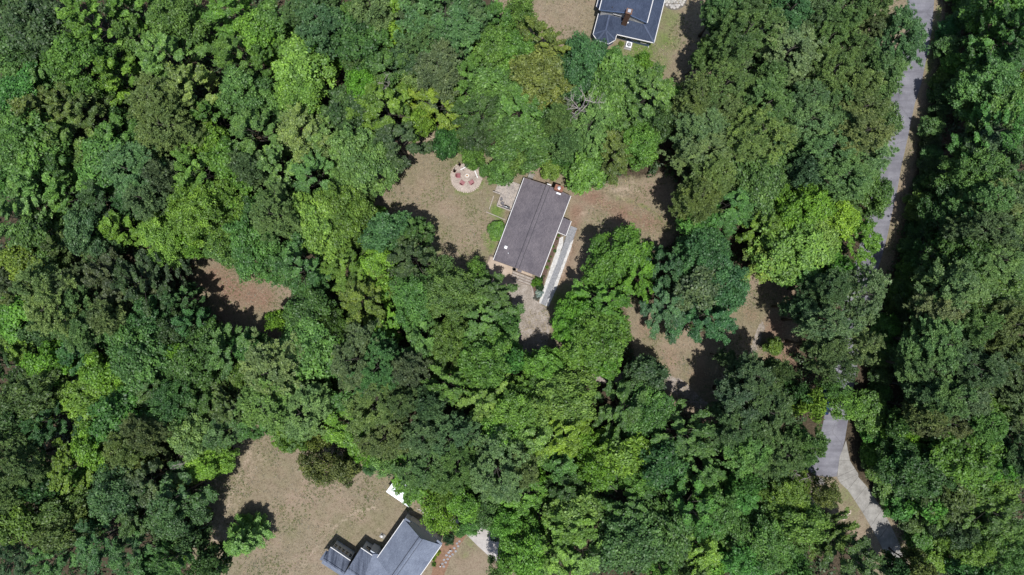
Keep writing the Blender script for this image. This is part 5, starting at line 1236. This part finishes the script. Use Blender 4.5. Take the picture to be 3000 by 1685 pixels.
# stepping stones and lights in the straw bed
for i, (x, y) in enumerate([(1346,1586),(1339,1592),(1342,1600),(1331,1606),(1335,1615),(1322,1614),(1326,1624),(1315,1619),(1318,1630),(1308,1627),(1312,1638),(1301,1640),(1306,1648),(1296,1652),(1300,1660)]):
    p = P(x, y); n_ = 7; a0 = fr_.random()
    s_ = obj('stepping_stone', MB().prism([(p.x + .24 * fr_.uniform(.8, 1.15) * math.cos(a0 + k * 6.283 / n_), p.y + .2 * fr_.uniform(.8, 1.15) * math.sin(a0 + k * 6.283 / n_)) for k in range(n_)], 0.005, 0.05), M['paver'])
    tag(s_, 'grey stepping stone set in the orange straw bed', 'stone', 'stepping stones in the straw bed')
for (x, y, lab) in ((1319, 1611, 'white globe garden light in the straw bed, upper one'), (1290.5, 1657, 'white globe garden light in the straw bed, lower one')):
    p = P(x, y); t = thing('garden_light', p, lab, 'light', 'globe lights in the straw bed')
    obj('stake', MB().tube([p, p + Vector((0, 0, .3))], .02, 6), M['dark_metal'], t)
    obj('globe', MB().lathe((p.x, p.y, .28), [(0.04, 0), (0.11, .05), (0.13, .12), (0.1, .2), (0.03, .24)], 12), M['white'], t)
p = P(1121, 1570); t = thing('well_cap', p, 'white round well cover on a grey pad in the bottom yard', 'well')
obj('pad', MB().box(p + Vector((0, 0, .05)), (0.95, 0.8, 0.1), -.55), M['concrete'], t)
q = P(1119, 1570, .3); obj('cover', MB().lathe((q.x, q.y, .1), [(0.24, 0), (0.24, .5), (0.2, .6), (0.06, .66)], 16), M['white'], t)

# air conditioner
p = Z3(1110, 1180, .9); t = thing('air_conditioner', (p.x, p.y, 0), 'white air conditioner unit with round fan on a concrete pad', 'air conditioner'); ra_ = rb_
obj('pad', MB().box((p.x, p.y, .06), (1.25, 1.3, .12), ra_), M['concrete'], t)
bd = obj('cabinet', MB().box((p.x, p.y, .5), (0.95, 0.95, .76), ra_), M['white_metal'], t)
obj('fan_well', MB().lathe((p.x, p.y, .885), [(0.36, 0), (0.36, .02), (0.30, .02), (0.30, .005)], 20), M['dark_metal'], bd)
for k in range(5):
    a = k * 6.283 / 5; obj('blade', MB().box((p.x + .15 * math.cos(a), p.y + .15 * math.sin(a), .915), (0.24, .11, .01), a), M['steel'], bd)

# rubble heap and boulders near the driveway
rr_ = random.Random(4)
for cx, cy, sx, sy, n_, lab in ((2476, 1510, 14, 8, 26, 'pinkish rubble rock in the heap left of the concrete driveway'), (2374, 1450, 24, 22, 14, 'pale boulder under the trees below the road end'), (2440, 1524, 10, 6, 12, 'pale rubble rock half under trees left of the driveway')):
    for i in range(n_):
        p = P(cx + rr_.gauss(0, sx * .55), cy + rr_.gauss(0, sy * .55)); s = rr_.uniform(.12, .36) if sx < 20 else rr_.uniform(.2, .7)
        v = []
        for zz, f in ((0, 1.0), (.4, 1.05), (.75, .6)):
            a0 = rr_.random()
            v.append([(p.x + s * f * rr_.uniform(.75, 1.2) * math.cos(a0 + k * 1.047), p.y + s * f * rr_.uniform(.75, 1.2) * math.sin(a0 + k * 1.047), zz * s * rr_.uniform(.8, 1.2)) for k in range(6)])
        mb = MB(); mb.add(v[0] + v[1] + v[2], [tuple(range(6))[::-1]] + [(j * 6 + k, j * 6 + (k + 1) % 6, (j + 1) * 6 + (k + 1) % 6, (j + 1) * 6 + k) for j in range(2) for k in range(6)] + [tuple(range(12, 18))])
        tag(obj('rock', mb, M['rock']), lab, 'rock', lab.replace('rock in the', 'rocks of the'))

# ------------------------------------------------------------------ parked car under the trees at the road end
p = P(2421, 1178, .8); car = thing('parked_car', (p.x, p.y, 0.03), 'dark blue car parked under the trees at the road end', 'car')
th = math.radians(78); RC = Matrix.Rotation(th, 3, 'Z'); oc = Vector((p.x, p.y, .03))
def loft(secs):
    mb = MB(); n_ = len(secs[0]); vs_ = [oc + RC @ Vector(q) for s in secs for q in s]
    mb.add(vs_, [(i * n_ + k, i * n_ + (k + 1) % n_, (i + 1) * n_ + (k + 1) % n_, (i + 1) * n_ + k) for i in range(len(secs) - 1) for k in range(n_)] + [tuple(range(n_))[::-1], tuple((len(secs) - 1) * n_ + k for k in range(n_))]); return mb
def sec(x, w, z0, z1, r=.12): return [(x, -w, z0), (x, w, z0), (x, w + .02, (z0 + z1) / 2), (x, w - r, z1), (x, -w + r, z1), (x, -w - .02, (z0 + z1) / 2)]
obj('body', loft([sec(-2.2, .72, .38, .72), sec(-2.05, .84, .3, .86), sec(-1.2, .9, .25, .95), sec(0, .9, .25, .95), sec(1.1, .9, .25, .92), sec(1.9, .84, .3, .80), sec(2.2, .7, .38, .66)]), M['car_blue'], car, True)
cab = obj('cabin', loft([sec(-1.75, .70, .92, 1.0, .1), sec(-1.2, .76, .92, 1.36, .18), sec(-.2, .78, .92, 1.45, .2), sec(.35, .77, .92, 1.40, .2), sec(1.15, .72, .9, .96, .1)]), M['glass'], car, True)
obj('roof_panel', loft([sec(-1.15, .55, 1.34, 1.40, .05), sec(-.2, .58, 1.42, 1.48, .05), sec(.3, .56, 1.38, 1.43, .05)]), M['car_blue'], cab, True)
for x in (-1.35, 1.35):
    for s in (-1, 1):
        a_, b_ = oc + RC @ Vector((x, s * .74, .32)), oc + RC @ Vector((x, s * .93, .32)); wh = obj('wheel', MB().tube([a_, b_], .32, 18), M['tyre'], car)
        obj('rim', MB().tube([b_ - (b_ - a_) * .2, b_ + (b_ - a_) * .06], .2, 14), M['steel'], wh)
for s in (-1, 1):
    obj('headlight', MB().box(oc + RC @ Vector((2.1, s * .6, .66)), (.14, .3, .12), th), M['lamp_lens'], car); obj('tail_light', MB().box(oc + RC @ Vector((-2.12, s * .6, .72)), (.1, .28, .12), th), M['red_plastic'], car)
    obj('mirror', MB().box(oc + RC @ Vector((.75, s * .98, .98)), (.12, .16, .1), th), M['car_blue'], car)

# ------------------------------------------------------------------ bare trees and snags
def bare_tree(px, py, h, spread, lean, seed, label, n0=9, rad=.16, z0=.0, name='bare_tree'):
    r = random.Random(seed); b = P(px, py); t = thing(name, b, label, 'tree'); tk = MB(); pts = []; top = b + Vector((lean[0], lean[1], h))
    for i in range(9):
        s = i / 8; pts.append(b.lerp(top, s) + Vector((r.gauss(0, .10), r.gauss(0, .10), 0)) * (1 if i else 0))
    tk.tube(pts, [rad * (1 - .8 * i / 8) for i in range(9)], 7); trunk = obj('trunk', tk, M['deadwood'], t, True)
    def grow(mb, p, d, L, rd_, dep):
        q = [p]; dd = d.copy()
        for k in range(4):
            dd = (dd + Vector((r.gauss(0, .24), r.gauss(0, .24), r.gauss(.03, .16)))).normalized(); q.append(q[-1] + dd * L / 4)
        mb.tube(q, [rd_ * (1 - .7 * k / 4) for k in range(5)], 5)
        if dep:
            for k in range(r.choice([3, 4, 5])):
                s = r.choice([1, 2, 3, 4]); nd = (dd + Vector((r.gauss(0, .75), r.gauss(0, .75), r.gauss(.1, .4)))).normalized()
                grow(mb, q[s], nd, L * r.uniform(.4, .65), rd_ * .5, dep - 1)
    for i in range(n0):
        s = r.uniform(.62, 1.0); p = b.lerp(top, s); a = i * 2.4 + r.gauss(0, .3); mb = MB()
        grow(mb, p, Vector((math.cos(a), math.sin(a), r.uniform(-.1, .5))).normalized(), spread * r.uniform(.5, 1.0), rad * .5, 2); obj('branch', mb, M['deadwood'], t, True)
bare_tree(1652, 424, 22.5, 3.6, (1.4, 1.8), 5, 'bare grey dead tree with twisted branches above the brown roofed house', 9, .17)
bare_tree(1168, 330, 17, 1.5, (.4, .2), 9, 'small bare snag in the woods above left of the fire pit', 6, .12)
bare_tree(640, 1300, 14, 1.6, (-.8, -.3), 12, 'small bare grey snag above the bottom field at the wood edge', 6, .10)
bare_tree(2245, 1332, 14, 1.6, (1, -.5), 15, 'pale bare branches in the woods left of the road end', 6, .10)
